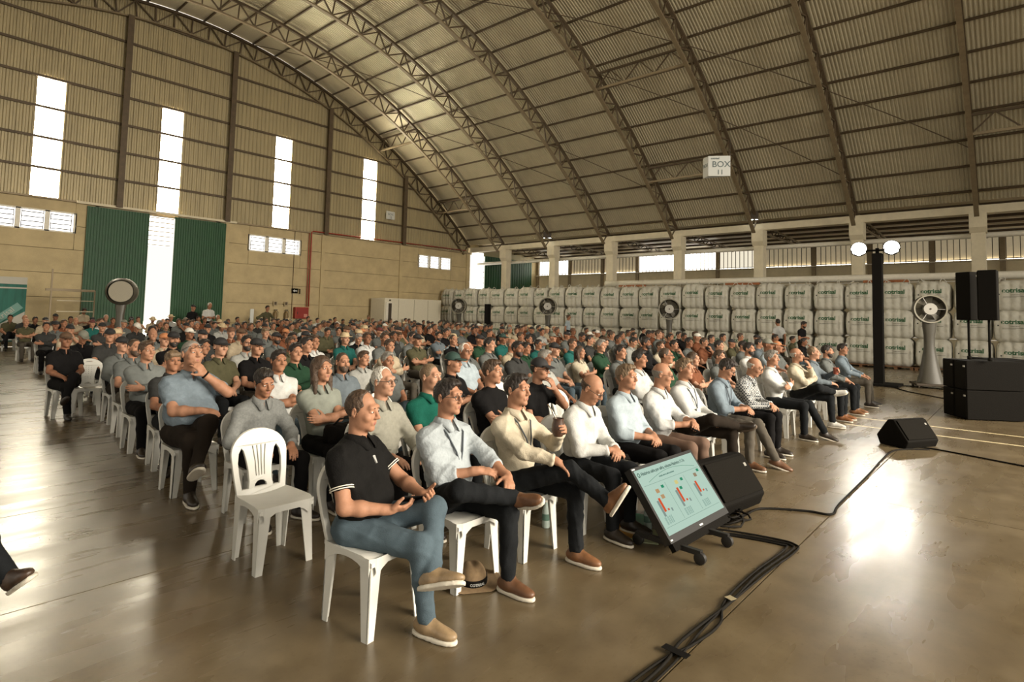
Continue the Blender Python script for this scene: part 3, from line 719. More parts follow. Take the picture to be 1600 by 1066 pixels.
            if legs == 'hi':
                Sh.append([cone(an - tl * .01, q(.01, 0, .06), .046, .046, .03), ell(q(-.03, 0, .055), (.055, .038, .045), R, .03), ell(q(.06, 0, .050), (.09, .041, .040), R, .03), ell(q(.135, 0, .042), (.068, .042, .030), R, .025), ell(q(.04, 0, .078), (.06, .020, .026), R, .02), plane_cut(q(0, 0, .020), -upv)])
                So.append([ell(q(-.015, 0, .012), (.075, .040, .05), R, .03), ell(q(.05, 0, .012), (.10, .037, .05), R, .03), ell(q(.115, 0, .012), (.092, .046, .05), R, .04), plane_cut(q(0, 0, .026), upv), plane_cut(q(0, 0, .002), -upv)])
            else:
                Sh.append([cone(an - tl * .01, q(.01, 0, .05), .046, .046, .03), ell(q(-.025, 0, .045), (.06, .040, .046), R, .03), ell(q(.09, 0, .036), (.115, .044, .040), R, .03), plane_cut(q(0, 0, .002), -upv)])
            out['foot%d' % s] = (base, R)
        L += [creases(g('seed', 1) + 9, .007, .09), folds(g('seed', 1) + 9, .003, .16)]
        out['trousers'] = sdf_mesh(L, hc)
        hsz = hc * .85 if legs == 'hi' else hc
        out['shoe'] = [sdf_mesh(x, hsz) for x in Sh]; out['sole'] = [sdf_mesh(x, hsz) for x in So]
    out['head'] = (hc0, hR); out['nb'] = nb; out['fw'] = fw; out['sp'] = sp; out['sd'] = sd; out['arm'] = arm; out['up'] = up
    return out
def _basis(v):
    a = _n(np.cross(v, (0, 0, 1.) if abs(v[2]) < .9 else (1., 0, 0))); return a, np.cross(v, a)

# ------------------------------------------------------------------ monobloc chairs
M_PLAST = mat('white_plastic', (.62, .61, .555), .38, var=.05, scale=6, spec=.5)
def back_outline():
    """front view of the backrest (x, height above seat): outer loop and holes"""
    def arc(cx, cz, rx, rz, a0, a1, n): return [(cx + rx * math.cos(a0 + (a1 - a0) * i / n), cz + rz * math.sin(a0 + (a1 - a0) * i / n)) for i in range(n + 1)]
    outer = [(-.185, -.02), (-.200, .15)] + arc(0, .27, .205, .175, math.pi, 0, 22) + [(.200, .15), (.185, -.02)]
    holes = []
    for s in (-1, 1):
        h = [(s * .150, .03), (s * .163, .13), (s * .166, .22), (s * .155, .285), (s * .130, .325), (s * .112, .300), (s * .098, .24), (s * .086, .16), (s * .084, .08), (s * .092, .03)]
        holes.append(h)
    return outer, holes
def back_mesh(kind):
    outer, holes = back_outline()
    if kind == 'slot':
        for x in (-.048, -.016, .016, .048):
            xa, xb = x * 1.0, x * .55
            holes.append([(xa - .006, .33), (xa + .006, .33), (x * .72 + .006, .22), (xb + .006 + x * .1, .11), (xb - .006 + x * .1, .11), (x * .72 - .006, .22)])
        holes.append([(-.052, .035), (.052, .035), (.045, .060), (.025, .078), (0, .083), (-.025, .078), (-.045, .060)])
    else:
        for i in range(3):
            for j in range(8):
                cx, cz = (i - 1) * .036, .115 + j * .030; holes.append([(cx + .008 * math.cos(a), cz + .008 * math.sin(a)) for a in [k * math.pi / 3 for k in range(6)]])
        holes.append([(-.045, .395), (.045, .395), (.045, .408), (-.045, .408)])
        holes.append([(-.050, .030), (.050, .030), (.040, .055), (0, .066), (-.040, .055)])
    c = bpy.data.curves.new('backrest', 'CURVE'); c.dimensions = '2D'; c.fill_mode = 'BOTH'; c.extrude = .011; c.bevel_depth = .003; c.bevel_resolution = 1
    for loop in [outer] + holes:
        # densify so the panel can be bent
        pts = []
        for k in range(len(loop)):
            a = loop[k]; b = loop[(k + 1) % len(loop)]; n = max(1, int(math.dist(a, b) / .05))
            for q in range(n): pts.append((a[0] + (b[0] - a[0]) * q / n, a[1] + (b[1] - a[1]) * q / n))
        sp = c.splines.new('POLY'); sp.points.add(len(pts) - 1); sp.use_cyclic_u = True
        for p, (x, z) in zip(sp.points, pts): p.co = (x, z, 0, 1)
    o = bpy.data.objects.new('tmp', c); COL.objects.link(o)
    me = bpy.data.meshes.new_from_object(o.evaluated_get(bpy.context.evaluated_depsgraph_get())); bpy.data.objects.remove(o)
    for v in me.vertices:
        x, z, t = v.co
        y = .205 + .23 * z - .30 * x * x + t            # leans back, wraps round the sitter
        v.co = (x * (.96 + .18 * z), y, .44 + z)
    me.materials.clear(); me.materials.append(M_PLAST); me.name = 'backrest_' + kind; return me
def seat_bm():
    m = MB(); nx, ny = 12, 12; top = []; 
    def pt(u, v, dz):
        x = (u - .5) * 2; y = (v - .5) * 2
        w = .195 + .014 * (1 - v); px = x * w; py = y * .210
        # rounded plan
        px *= 1 - .07 * max(0, abs(y) - .6) ** 1.3 * 2.4
        z = .45 - .022 * (1 - x * x) * (1 - max(0, -y) ** 3) - .045 * max(0, -y - .62) ** 1.5 * 3 + dz
        return (px, py, z)
    V = [pt(i / nx, j / ny, 0) for j in range(ny + 1) for i in range(nx + 1)] + [pt(i / nx, j / ny, -.022) for j in range(ny + 1) for i in range(nx + 1)]
    N = (nx + 1) * (ny + 1); F = []
    for j in range(ny):
        for i in range(nx):
            a = j * (nx + 1) + i; F += [(a, a + 1, a + nx + 2, a + nx + 1), (N + a, N + a + nx + 1, N + a + nx + 2, N + a + 1)]
    rim = [i for i in range(nx + 1)] + [(j + 1) * (nx + 1) - 1 for j in range(1, ny + 1)] + [ny * (nx + 1) + i for i in range(nx - 1, -1, -1)] + [j * (nx + 1) for j in range(ny - 1, 0, -1)]
    for k in range(len(rim)): a, b = rim[k], rim[(k + 1) % len(rim)]; F.append((a, N + a, N + b, b))
    m.add(V, F)
    # apron under the seat edge
    pr = [(-.205, -.195), (-.165, -.215), (.165, -.215), (.205, -.195), (.192, .195), (-.192, .195)]
    for k in range(6):
        (xa, ya), (xb, yb) = pr[k], pr[(k + 1) % 6]
        n = 8
        for q in range(n):
            f0, f1 = q / n, (q + 1) / n; dz = lambda f: .030 + .07 * abs(2 * f - 1) ** 2.5
            A = Vector((xa + (xb - xa) * f0, ya + (yb - ya) * f0, .442)); Bv = Vector((xa + (xb - xa) * f1, ya + (yb - ya) * f1, .442))
            m.add([A, Bv, Bv - Vector((0, 0, dz(f1))), A - Vector((0, 0, dz(f0)))], [(0, 1, 2, 3)])
    return m
def leg_bm(sx, sy):
    """angle-section leg, wide at the top and splayed"""
    m = MB(); top = Vector((sx * .190, sy * .190, .43)); bot = Vector((sx * (.208 if sy < 0 else .190), sy * .205, 0.0))
    for (w0, w1, ax) in ((.085, .048, 0), (.085, .048, 1)):
        V = []
        for p, w in ((top, w0), (bot, w1)):
            d = Vector((-sx * w, 0, 0)) if ax == 0 else Vector((0, -sy * w, 0)); t = Vector((0, -sy * .008, 0)) if ax == 0 else Vector((-sx * .008, 0, 0))
            V += [p, p + d, p + d + t, p + t]
        m.add(V, [(0, 1, 2, 3), (4, 7, 6, 5), (0, 4, 5, 1), (1, 5, 6, 2), (2, 6, 7, 3), (3, 7, 4, 0)])
    for k in (.33, .66):                                            # stiffening rib line
        pass
    return m
SEAT = seat_bm().mesh('seat', M_PLAST, smooth='angle'); BACK = {k: back_mesh(k) for k in ('slot', 'grid')}
LEG = {(sx, sy): leg_bm(sx, sy).mesh('leg', M_PLAST) for sx in (-1, 1) for sy in (-1, 1)}
def joined_chair(kind):
    bm = bmesh.new()
    for me in [SEAT, BACK[kind]] + list(LEG.values()): bm.from_mesh(me)
    me = bpy.data.meshes.new('plastic_chair_' + kind); bm.to_mesh(me); bm.free(); me.materials.append(M_PLAST); return me
CHAIR1 = {k: joined_chair(k) for k in ('slot', 'grid')}
def chair(loc, rz, label, parts=True, kind='slot', group='white plastic chairs of the audience'):
    if parts:
        r = empty('plastic_chair', loc, rz); inst('seat', SEAT, r); inst('backrest', BACK[kind], r)
        for l in LEG.values(): inst('leg', l, r)
    else:
        r = inst('plastic_chair', CHAIR1[kind], loc=loc); r.rotation_euler = (0, 0, rz)
    r.scale = (.95,) * 3
    return tag(r, label, 'chair', group)
# ------------------------------------------------------------------ bulk bags
M_BAG = mat('woven_bag', (.50, .48, .405), .8, var=.14, scale=5, bump=.35, bscale=18)
M_INK = mat('green_ink', (.02, .10, .035), .7, var=.3, scale=30); M_INK2 = mat('dark_ink', (.05, .05, .04), .7)
BW, BH = .53, .535
def bag_front(y, z): return -(BW + .022 * abs(math.cos(math.pi * y / .265)) - .012)
def bag_geo(seed):
    rng = np.random.RandomState(seed); ph = rng.uniform(-1, 1, 8)
    def fn(P):
        x, y, z = P[..., 0], P[..., 1], P[..., 2] - BH
        pinch = .07 * np.clip(z / BH, 0, 1) ** 3 + .03 * np.clip(-z / BH, 0, 1) ** 4 + .02 * (1 - np.cos(z * 3 + ph[0])) * .5
        qx = np.abs(x) - (BW - .19 - pinch) - .048 * np.abs(np.cos(np.pi * y / .265)); qy = np.abs(y) - (BW + .0 - .19 - pinch) - .048 * np.abs(np.cos(np.pi * x / .265)); qz = np.abs(z) - (BH - .165) - .035 * np.cos(x * 2.6 + ph[1]) * np.cos(y * 2.6 + ph[2]) * (z > 0)
        d = np.sqrt(np.maximum(qx, 0) ** 2 + np.maximum(qy, 0) ** 2 + np.maximum(qz, 0) ** 2) + np.minimum(np.maximum(np.maximum(qx, qy), qz), 0) - .17
        return (d + .006 * np.sin(y * 31 + 3 * np.sin(z * 9 + ph[3])) * np.sin(z * 13 + ph[4]) + .004 * np.sin(x * 40 + z * 23)) * .8
    return sdf_mesh([(fn, V3(0, 0, BH), .85, 0, 'u')], .036)
BAGS = [np_mesh('bulk_bag_shape', *bag_geo(s), mats=[M_BAG]) for s in (1, 2, 3)]
from mathutils.bvhtree import BVHTree
def lay_on(me, tree):
    """press flat print (x = reading direction, y = up) on the front of a bag"""
    for v in me.vertices:
        yy, zz, t = -v.co.x, v.co.y, v.co.z; hit = tree.ray_cast(Vector((-2, yy, zz)), Vector((1, 0, 0)))[0]
        v.co = ((hit.x if hit else -BW) - .004 - t, yy, zz)
    return me
def wrap_logo(txt, size, z, y0, m, tree, bold=0.):
    me = text_mesh('printed_logo', txt, size, m, .0005, bold=bold)
    for v in me.vertices: v.co.x -= y0; v.co.y += z
    return lay_on(me, tree)
def wrap_rect(name, y0, y1, z0, z1, m, tree):
    n = 24; V = [(-(y0 + (y1 - y0) * i / n), z, 0) for i in range(n + 1) for z in (z0, z1)]
    return lay_on(MB().add(V, [(2 * i, 2 * i + 2, 2 * i + 3, 2 * i + 1) for i in range(n)]).mesh(name, m), tree)
PRINTS = []
for me in BAGS:
    tr_ = BVHTree.FromPolygons([v.co for v in me.vertices], [tuple(p.vertices) for p in me.polygons])
    PRINTS.append([('printed_logo', wrap_logo('cotrisal', .215, .64, .335, M_INK, tr_, .007)), ('printed_logo', wrap_logo('cooperativa', .050, .545, .10, M_INK2, tr_)), ('printed_line', wrap_rect('printed_line', .30, -.36, .490, .500, M_INK2, tr_)), ('printed_line', wrap_rect('printed_line', .30, -.05, .465, .472, M_INK2, tr_)), ('printed_mark', wrap_rect('printed_mark', .43, .385, .56, .605, M_INK2, tr_))])
LOOP = MB().tube([(.05 * 0, .10 * math.cos(a) * 1.0, .02 + .16 * math.sin(a)) for a in [math.pi * k / 8 for k in range(9)]], .014, 6).mesh('lifting_loop', M_BAG, smooth=True)
PALM = MB()
for y in (-.5, 0, .5): PALM.box((0, y, .04), (1.1, .1, .08))
for k in range(6): PALM.box((-.5 + k * .2, 0, .095), (.14, 1.12, .03))
PALM = PALM.mesh('pallet', mat('pallet_wood', (.16, .075, .03), .8, var=.3, scale=6))
tiers = ['bottom', 'middle', 'top']; rb = random.Random(3)
BY = [28.85 - 1.145 * i for i in range(26)]
for i, y in enumerate(BY):
    p = inst('pallet', PALM, loc=(26.62, y, 0)); tag(p, 'brown wooden pallet under the %s bag stack from the gable' % ORD[i], 'pallet', 'pallets under the bag wall')
    for t in range(3):
        o = inst('bulk_bag', BAGS[(i * 2 + t) % 3], loc=(26.60 + rb.uniform(-.05, .06), y + rb.uniform(-.03, .03), .11 + t * 1.045))
        o.rotation_euler = (rb.uniform(-.015, .015), rb.uniform(-.02, .02), rb.uniform(-.05, .05)); s = rb.uniform(.98, 1.02); o.scale = (s, s, 1.0 if t < 2 else rb.uniform(.98, 1.06))
        tag(o, 'white bulk bag with green lettering, %s tier, %s stack from the gable' % (tiers[t], ORD[i]), 'bag', 'stacked bulk bags')
        for nm, pm in PRINTS[(i * 2 + t) % 3]: inst(nm, pm, o)
        if t == 2:
            for q, (lx, ly) in enumerate(((-.33, -.33), (-.33, .33), (.33, .3))):
                l = inst('lifting_loop', LOOP, o, loc=(lx, ly, 2 * BH - .05)); l.rotation_euler = (rb.uniform(-.5, .5), rb.uniform(-.6, .6), rb.uniform(0, 3))
for y0, n in ((15.9, 'far'), (10.0, 'middle'), (4.2, 'near')):
    r = MB().box((0, 0, 0), (.10, 1.6, .10)).box((0, .3, -.06), (.3, .08, .05)).build('rack_beam', mat('rust_orange', (.30, .10, .03), .7, var=.4, scale=9)); r.location = (27.9, y0, 3.43); tag(r, 'rusty orange rack beam lying behind the bag tops, %s one' % n, 'beam', 'rust beams')
# ------------------------------------------------------------------ pedestal fans
M_FAN = mat('fan_grey', (.070, .063, .046), .45, var=.1, scale=5); M_FANR = mat('fan_ring', (.085, .075, .05), .5); M_DISC = mat('fan_disc', (.45, .43, .38), .4)
def fan(loc, rz, label, hc=2.13, hr=1.0):
    r = empty('pedestal_fan', loc, rz); tag(r, label, 'fan', 'industrial pedestal fans')
    # waisted column of changing depth, faces -x
    prof = [(.12, .31, .26), (.35, .25, .21), (.75, .17, .16), (1.1, .12, .12), (1.4, .125, .11), (1.65, .16, .11), (hc - .36 * hr, .17, .10)]
    m = MB(); n = 16; V = []; F = []
    for i, (z, wy, wx_) in enumerate(prof):
        sx = .05 * math.sin(z * 1.7)
        for j in range(n): a = 2 * math.pi * j / n; V.append((sx + wx_ * math.copysign(abs(math.cos(a)) ** .7, math.cos(a)), wy * math.copysign(abs(math.sin(a)) ** .7, math.sin(a)), z))
    for i in range(len(prof) - 1):
        for j in range(n): F.append((i * n + j, i * n + (j + 1) % n, (i + 1) * n + (j + 1) % n, (i + 1) * n + j))
    F += [tuple(range(n))[::-1], tuple((len(prof) - 1) * n + j for j in range(n))]
    m.add(V, F).build('pedestal', M_FAN, r, smooth='angle')
    MB().box((0, 0, .10), (.72, .82, .06)).build('base', M_DARK, r, bevel=.015)
    for a in (-.28, .28):
        for b in (-.34, .34): MB().lathe([(.045, -.02), (.05, 0), (.045, .02)], 10, Matrix.Translation((a, b, .05)) @ Matrix.Rotation(math.pi / 2, 4, 'X')).build('wheel', M_DARK, r)
    MX = Matrix.Translation((0, 0, hc)) @ Matrix.Rotation(-math.pi / 2, 4, 'Y') @ Matrix.Diagonal((hr, hr, hr, 1))          # local z -> -x
    MB().lathe([(.40, -.24), (.47, -.16), (.475, .10), (.47, .17), (.44, .18), (.43, .10), (.41, -.14), (.37, -.2)], 32, MX, cap=False).build('shroud', M_FAN, r, smooth='angle')
    MB().lathe([(.435, .165), (.475, .17), (.478, .19), (.435, .185)], 32, MX, cap=False).build('rim', mat('fan_rim', (.26, .24, .18), .5), r)
    MB().lathe([(.0, .165), (.19, .165), (.20, .15), (.20, .02), (0, .02)], 28, MX, cap=False).build('hub_disc', M_DISC, r, smooth='angle')
    MB().lathe([(0, .175), (.03, .175), (.03, .165)], 10, MX, cap=False).build('hub_cap', M_DARK, r)
    for k in range(5):
        a = 2 * math.pi * k / 5; R = MX @ Matrix.Rotation(a, 4, 'Z')
        MB().add([R @ Vector(p) for p in ((.12, -.05, .02), (.40, -.10, .06), (.41, .10, -.04), (.12, .05, -.01))], [(0, 1, 2, 3)]).build('blade', M_FANR, r)
    for k in range(3):
        R = MX @ Matrix.Rotation(2 * math.pi * k / 3 + .5, 4, 'Z'); MB().bar(R @ Vector((.18, 0, .12)), R @ Vector((.45, 0, .15)), .012).build('grille_arm', M_DISC, r)
    MB().lathe([(.0, -.20), (.36, -.20), (.38, -.16)], 24, MX, cap=False).build('back_guard', mat('fan_guard', (.30, .27, .20), .5, bump=.5, bscale=60), r)
    return r
fan((24.6, 26.0, 0), .55, 'grey pedestal fan by the bag wall, farthest from the loudspeakers', 2.18)
fan((24.6, 19.1, 0), .50, 'grey pedestal fan by the bag wall, right of the black post', 2.2)
fan((24.6, 12.1, 0), .45, 'grey pedestal fan by the bag wall, behind the standing men')
fan((19.3, 1.92, 0), .35, 'grey pedestal fan between the lighting tower and the loudspeaker stack', 2.12, .80)
fan((6.15, 23.6, 0), 1.15 + math.pi, 'grey pedestal fan turned away in front of the green door', 2.2)
# ------------------------------------------------------------------ lighting tower and its two lamps
M_BLACK = mat('black_cloth', (.006, .005, .004), .9, spec=.1); M_CAB = mat('black_cabinet', (.0055, .0046, .0034), .8, bump=.2, bscale=80, spec=.08); M_GRILLE = mat('speaker_grille', (.007, .0058, .004), .8, bump=.5, bscale=140, spec=.08)
tw = empty('lighting_tower', (18.85, 3.03, 0)); tag(tw, 'tall black cloth-covered lighting tower beside the end of the front row', 'tower')
MB().box((0, 0, 1.85), (.235, .235, 3.6)).build('tower_sleeve', M_BLACK, tw, bevel=.01); MB().box((.0, -.1, .03), (.9, .8, .06)).build('base_plate', M_BLACK, tw)
MB().bar((0, -.5, 3.74), (0, .55, 3.74), .05).build('cross_bar', M_BLACK, tw); MB().bar((0, 0, 3.6), (0, 0, 3.8), .08).build('spigot', M_BLACK, tw)
for s, w in ((.42, 'left of the tower'), (-.36, 'right of the tower')):
    lp = empty('stage_lamp', (18.70, 3.03 + s, 3.78)); tag(lp, 'glaring white stage lamp, ' + w, 'lamp', 'stage lamps on the tower')
    aim = (Vector((5.0, 1.0, .0)) - Vector(lp.location)).to_track_quat('-Z', 'Y').to_matrix().to_4x4()
    MB().lathe([(.08, .28), (.16, .22), (.205, .02), (.21, 0), (.195, 0), (.18, .04)], 20, aim, cap=False).build('housing', M_BLACK, lp, smooth='angle')
    MB().lathe([(0, .02), (.19, .02)], 20, aim, cap=False).build('lens', emis('lamp_glare', (1, .96, .86), 16), lp)
    MB().tube([(0, -.17, .0), (0, -.17, -.12), (0, 0, -.2), (0, .17, -.12), (0, .17, 0)], .014, 6).build('yoke', M_BLACK, lp)
    d = bpy.data.lights.new('stage_lamp_light', 'SPOT'); d.energy = STAGE_W; d.color = (1, .93, .80); d.spot_size = 1.5; d.spot_blend = .8; d.shadow_soft_size = .14
    lo = bpy.data.objects.new('stage_lamp_light', d); link(lo, lp); lo.matrix_local = aim @ Matrix.Translation((0, 0, -.02))
# small floodlights under the roof
for k, (x, y, z) in enumerate(((28.6, 22.35, 6.75), (28.6, 9.75, 6.75))):
    f = empty('floodlight', (x, y, z)); tag(f, 'small white floodlight at the foot of an arch, %s one' % ('farther' if k == 0 else 'nearer'), 'lamp', 'floodlights under the roof')
    R = (Vector((0, 0, 1)) - Vector((x, y, z))).to_track_quat('-Z', 'Y').to_matrix().to_4x4()
    MB().box((0, 0, .05), (.50, .40, .10), R.to_3x3()).build('housing', M_DARK, f); q = MB(); q.box((0, 0, -.012), (.44, .34, .012)); o = q.build('lens', emis('flood_glare', (.92, 1, .95), 40), f); o.matrix_local = R
    MB().bar((.0, 0, 0), (.35, 0, .12), .03).build('bracket', M_DARK, f)
# black post among the crowd
bp = empty('black_post', (23.6, 22.6, 0)); tag(bp, 'slim black lighting post standing behind the crowd before the bags', 'post'); MB().box((0, 0, 1.15), (.26, .26, 2.26)).build('post_sleeve', M_BLACK, bp, bevel=.01); MB().box((0, 0, .02), (.6, .6, .04)).build('base_plate', M_BLACK, bp)
# ------------------------------------------------------------------ loudspeakers
def cabinet(name, c, ang, w, d, h, label, z0, grille=True, badge=True):
    """box whose grille faces local -y"""
    r = empty(name, (*c, z0), ang); tag(r, label, 'loudspeaker', 'loudspeaker stack')
    MB().box((0, 0, h / 2), (w, d, h)).build('body', M_CAB, r, bevel=.012)
    MB().box((0, -d / 2 - .004, h / 2), (w - .04, .014, h - .04)).build('grille', M_GRILLE, r, bevel=.004)
    if badge: MB().box((w * .35, -d / 2 - .014, h - .1), (.05, .008, .03)).build('badge', mat('badge_silver', (.5, .48, .42), .4), r)
    return r
# corner of the stack nearest the camera is (13.24,.68); grille side runs to (13.78,1.06)
gdir = Vector((.54, .38, 0)).normalized(); ddir = Vector((.79, -.54, 0)).normalized()
for k in range(2):
    for s in range(2):
        c = Vector((13.24, .68, 0)) + gdir * (.17 + .345 * s) + ddir * .48
        cabinet('subwoofer', (c.x, c.y), math.atan2(gdir.y, gdir.x) + math.pi, .335, .95, .52, 'black subwoofer cabinet, %s row, %s one' % ('lower' if k == 0 else 'upper', 'nearer' if s == 0 else 'farther'), .012 + k * .53)
for k in range(2):
    c = Vector((14.9, .28, 0)); cabinet('subwoofer', (c.x, c.y), .6 + math.pi, .9, .7, .52, 'black subwoofer cabinet at the picture edge, %s row' % ('lower' if k == 0 else 'upper'), .012 + k * .53, badge=False)
for (x, y, ang, lb) in ((13.86, .78, 2.55, 'dark-fronted'), (13.50, .47, .15 + 2.9, 'side-on')):
    cabinet('column_loudspeaker', (x, y), ang, .25, .27, .90, 'tall black loudspeaker on a pole above the stack, %s one' % lb, 1.80)
    p = MB().tube([(x, y, 1.072), (x, y, 1.80)], .02, 10).tube([(x, y, 1.072), (x, y, 1.13)], .035, 10).build('speaker_pole', M_CAB, smooth=True); tag(p, 'black pole carrying the %s tall loudspeaker' % lb, 'pole')
def wedge(loc, rz, label, w=.62):
    """floor monitor; sloping grille faces local -y and up"""
    r = empty('floor_monitor', loc, rz); tag(r, label, 'floor monitor', 'floor monitors')
    poly = [(-.20, .0), (.17, .0), (.22, .12), (.05, .36), (-.04, .37), (-.24, .10)]
    Mx = Matrix(((0, 1, 0, 0), (1, 0, 0, 0), (0, 0, 1, 0), (0, 0, 0, 1)))
    MB().prism(poly, -w / 2, w / 2, Mx).build('body', M_CAB, r, bevel=.015)
    a = Vector((0, -.235, .115)); b = Vector((0, -.055, .365)); nrm = Vector((0, -(b.z - a.z), (b.y - a.y))).normalized()
    mid = (a + b) / 2 + nrm * .004; R = Matrix((Vector((1, 0, 0)), (b - a).normalized(), nrm)).transposed()
    MB().box(mid, (w - .05, (b - a).length - .02, .014), R).build('grille', M_GRILLE, r, bevel=.004)
    MB().box(mid + Vector((w * .36, 0, 0)) + (b - a) * .22 + nrm * .008, (.032, .028, .005), R).build('badge', mat('badge_dull', (.22, .21, .18), .5), r)
    for s in (-1, 1): MB().box((s * (w / 2 + .002), .02, .2), (.008, .12, .035)).build('handle_recess', M_BLACK, r)
    return r
wedge((9.95, 1.28, 0), math.radians(-28), 'black wedge floor monitor alone on the open floor')
wedge((5.36, 2.16, .0), math.radians(-8), 'black wedge floor monitor beside the tilted screen', .62).scale = (1.18,) * 3
# ------------------------------------------------------------------ tilted screen on a low stand
tv = empty('tilted_screen', (3.869, 1.877, .13), -.037); tag(tv, 'tilted flat screen showing a pale green slide, low on the floor', 'screen')
TW, TH, TT = .96, .5616, .647
TVM = Matrix.Rotation(math.pi / 2 - TT, 4, 'X')                       # panel: local x right, local y up, z out of the screen
pn = empty('panel', parent=tv); pn.matrix_local = TVM
def P2(name, m, x0, y0, x1, y1, z0, z1, mt): return MB().box(((x0 + x1) / 2, (y0 + y1) / 2, (z0 + z1) / 2), (x1 - x0, y1 - y0, z1 - z0)).build(name, mt, pn)
body = P2('housing', 0, 0, 0, TW, TH, -.06, 0, mat('screen_black', (.012, .011, .010), .35))
SLW, SLH = TW - .05, TH - .075; sx0, sy0 = .025, .05
P2('slide', 0, sx0, sy0, sx0 + SLW, sy0 + SLH, .0, .002, emis('slide_green', (.44, .60, .50), SLIDE))
def flat(name, x0, y0, x1, y1, c): P2(name, 0, sx0 + SLW * x0, sy0 + SLH * y0, sx0 + SLW * x1, sy0 + SLH * y1, .002, .003, emis('ink_' + name, c, SLIDE))
def stext(t, size, x, y, c, nm='slide_text'):
    o = inst(nm, text_mesh(nm, t, size, emis('ink_text%.2f' % c[0], c, SLIDE), .0003, bold=.0006), pn, loc=(sx0 + SLW * x, sy0 + SLH * y, .0026)); return o
stext('Histórico safra por safra, volume Histórico 11.7a', .034, .07, .90, (.05, .10, .08))
stext('variação entre as safras anteriores', .017, .30, .80, (.12, .22, .18))
inst('slide_mark', MB().lathe([(.011, 0), (.017, 0), (.017, .001), (.011, .001)], 20, cap=False).mesh('slide_mark', emis('ink_mark', (.04, .10, .07), SLIDE)), pn, loc=(sx0 + .03, sy0 + SLH * .92, .003))
for a, b, y in ((.03, .97, .74), (.03, .97, .10)): flat('slide_rule', a, y, b, y + .004, (.15, .25, .2))
for x in (.33, .66): flat('slide_rule', x, .12, x + .002, .70, (.20, .33, .28))
pts = [(sx0 + SLW * (.12 + .8 * f), sy0 + SLH * (.78 + .10 * math.sin(math.pi * f)), .003) for f in [i / 14 for i in range(15)]]
MB().tube(pts, .0012, 4).build('slide_curve', emis('ink_curve', (.05, .20, .12), SLIDE), pn)
for x, y0, hh in ((.08, .28, .24), (.41, .30, .26), (.74, .33, .22)):
    flat('slide_bar', x + .035, y0 + .03, x + .065, y0 + hh, (.62, .09, .03)); flat('slide_bar_grey', x, y0 - .03, x + .03, y0 + hh - .03, (.22, .29, .26))
    flat('slide_bar', x + .09, y0 + .03, x + .115, y0 + .06, (.62, .09, .03)); flat('slide_bar_grey', x + .14, y0 + .0, x + .16, y0 + .05, (.22, .29, .26))
for x, y, c in ((.17, .62, (.45, .28, .14)), (.20, .52, (.25, .16, .22)), (.50, .64, (.62, .55, .22)), (.85, .64, (.30, .22, .14))): 
    flat('slide_icon%.1f' % x, x - .025, y - .03, x + .025, y + .03, c)
for x, y in ((.27, .66), (.60, .66), (.52, .54), (.93, .70)): flat('slide_leaf', x - .02, y - .025, x + .02, y + .02, (.03, .25, .13))
for k in range(3):
    for j in range(4): stext('102  118  96  87', .016, .06 + k * .33, .22 - j * .028, (.25, .38, .32))
P2('maker_plate', 0, TW / 2 - .02, .014, TW / 2 + .03, .026, 0, .002, mat('plate_white', (.6, .6, .55), .5)); P2('maker_plate', 0, .012, .014, .04, .024, 0, .002, mat('plate_white', (.6, .6, .55), .5)); P2('maker_plate', 0, .01, TH - .018, .05, TH - .008, 0, .002, mat('plate_white', (.6, .6, .55), .5))
P2('lower_bar', 0, .03, -.055, TW - .03, 0, -.05, -.012, M_CAB)
st = mat('stand_black', (.014, .012, .010), .5)
for x in (.13, .58):
    q = MB(); q.bar((x, -.16, -.05), (x, .36, -.05), .035).bar((x, .10, -.05), (x, .17, .10), .035); q.build('stand_foot', st, tv)
    for y in (-.15, .34): MB().lathe([(.028, -.02), (.042, -.016), (.042, .016), (.028, .02)], 14, Matrix.Translation((x, y, -.088)) @ Matrix.Rotation(math.pi / 2, 4, 'Y')).build('caster', st, tv, smooth='angle'); MB().bar((x, y, -.08), (x, y, -.04), .02).build('caster_stem', st, tv)
MB().bar((.13, .16, -.05), (.58, .16, -.05), .04).build('stand_beam', st, tv); MB().bar((.36, .20, -.05), (.36, .33, .28), .05).build('stand_mast', st, tv)
# ------------------------------------------------------------------ cables, tape
M_CABLE = mat('black_cable', (.008, .0065, .0045), .7, spec=.12)
def spline(pts, n=10):
    P = [Vector((*p, 0)) for p in pts]; out = []
    for i in range(len(P) - 1):
        p0, p1, p2, p3 = P[max(i - 1, 0)], P[i], P[i + 1], P[min(i + 2, len(P) - 1)]
        for k in range(n):
            t = k / n; out.append(.5 * ((2 * p1) + (p2 - p0) * t + (2 * p0 - 5 * p1 + 4 * p2 - p3) * t * t + (3 * p1 - p0 - 3 * p2 + p3) * t ** 3))
    return out + [P[-1]]
def cable(pts, r, label, z=0):
    o = MB().tube([(p.x, p.y, r + z) for p in spline(pts)], r, 6).build('floor_cable', M_CABLE, smooth=True); return tag(o, label, 'cable', 'cables on the floor')
cable([(1.4, 1.42), (2.61, 1.36), (3.0, 1.39), (3.58, 1.36), (4.1, 1.37), (4.68, 1.33), (4.80, 1.36), (4.80, 1.47), (4.72, 1.75), (4.6, 1.95)], .009, 'thick black cable running from the camera side to the screen')
cable([(1.4, 1.45), (2.61, 1.40), (3.0, 1.33), (3.3, 1.31), (3.58, 1.39), (4.1, 1.40), (4.70, 1.37), (4.76, 1.44), (4.68, 1.75), (4.55, 1.95)], .008, 'black cable that bows away from its neighbour before the screen')
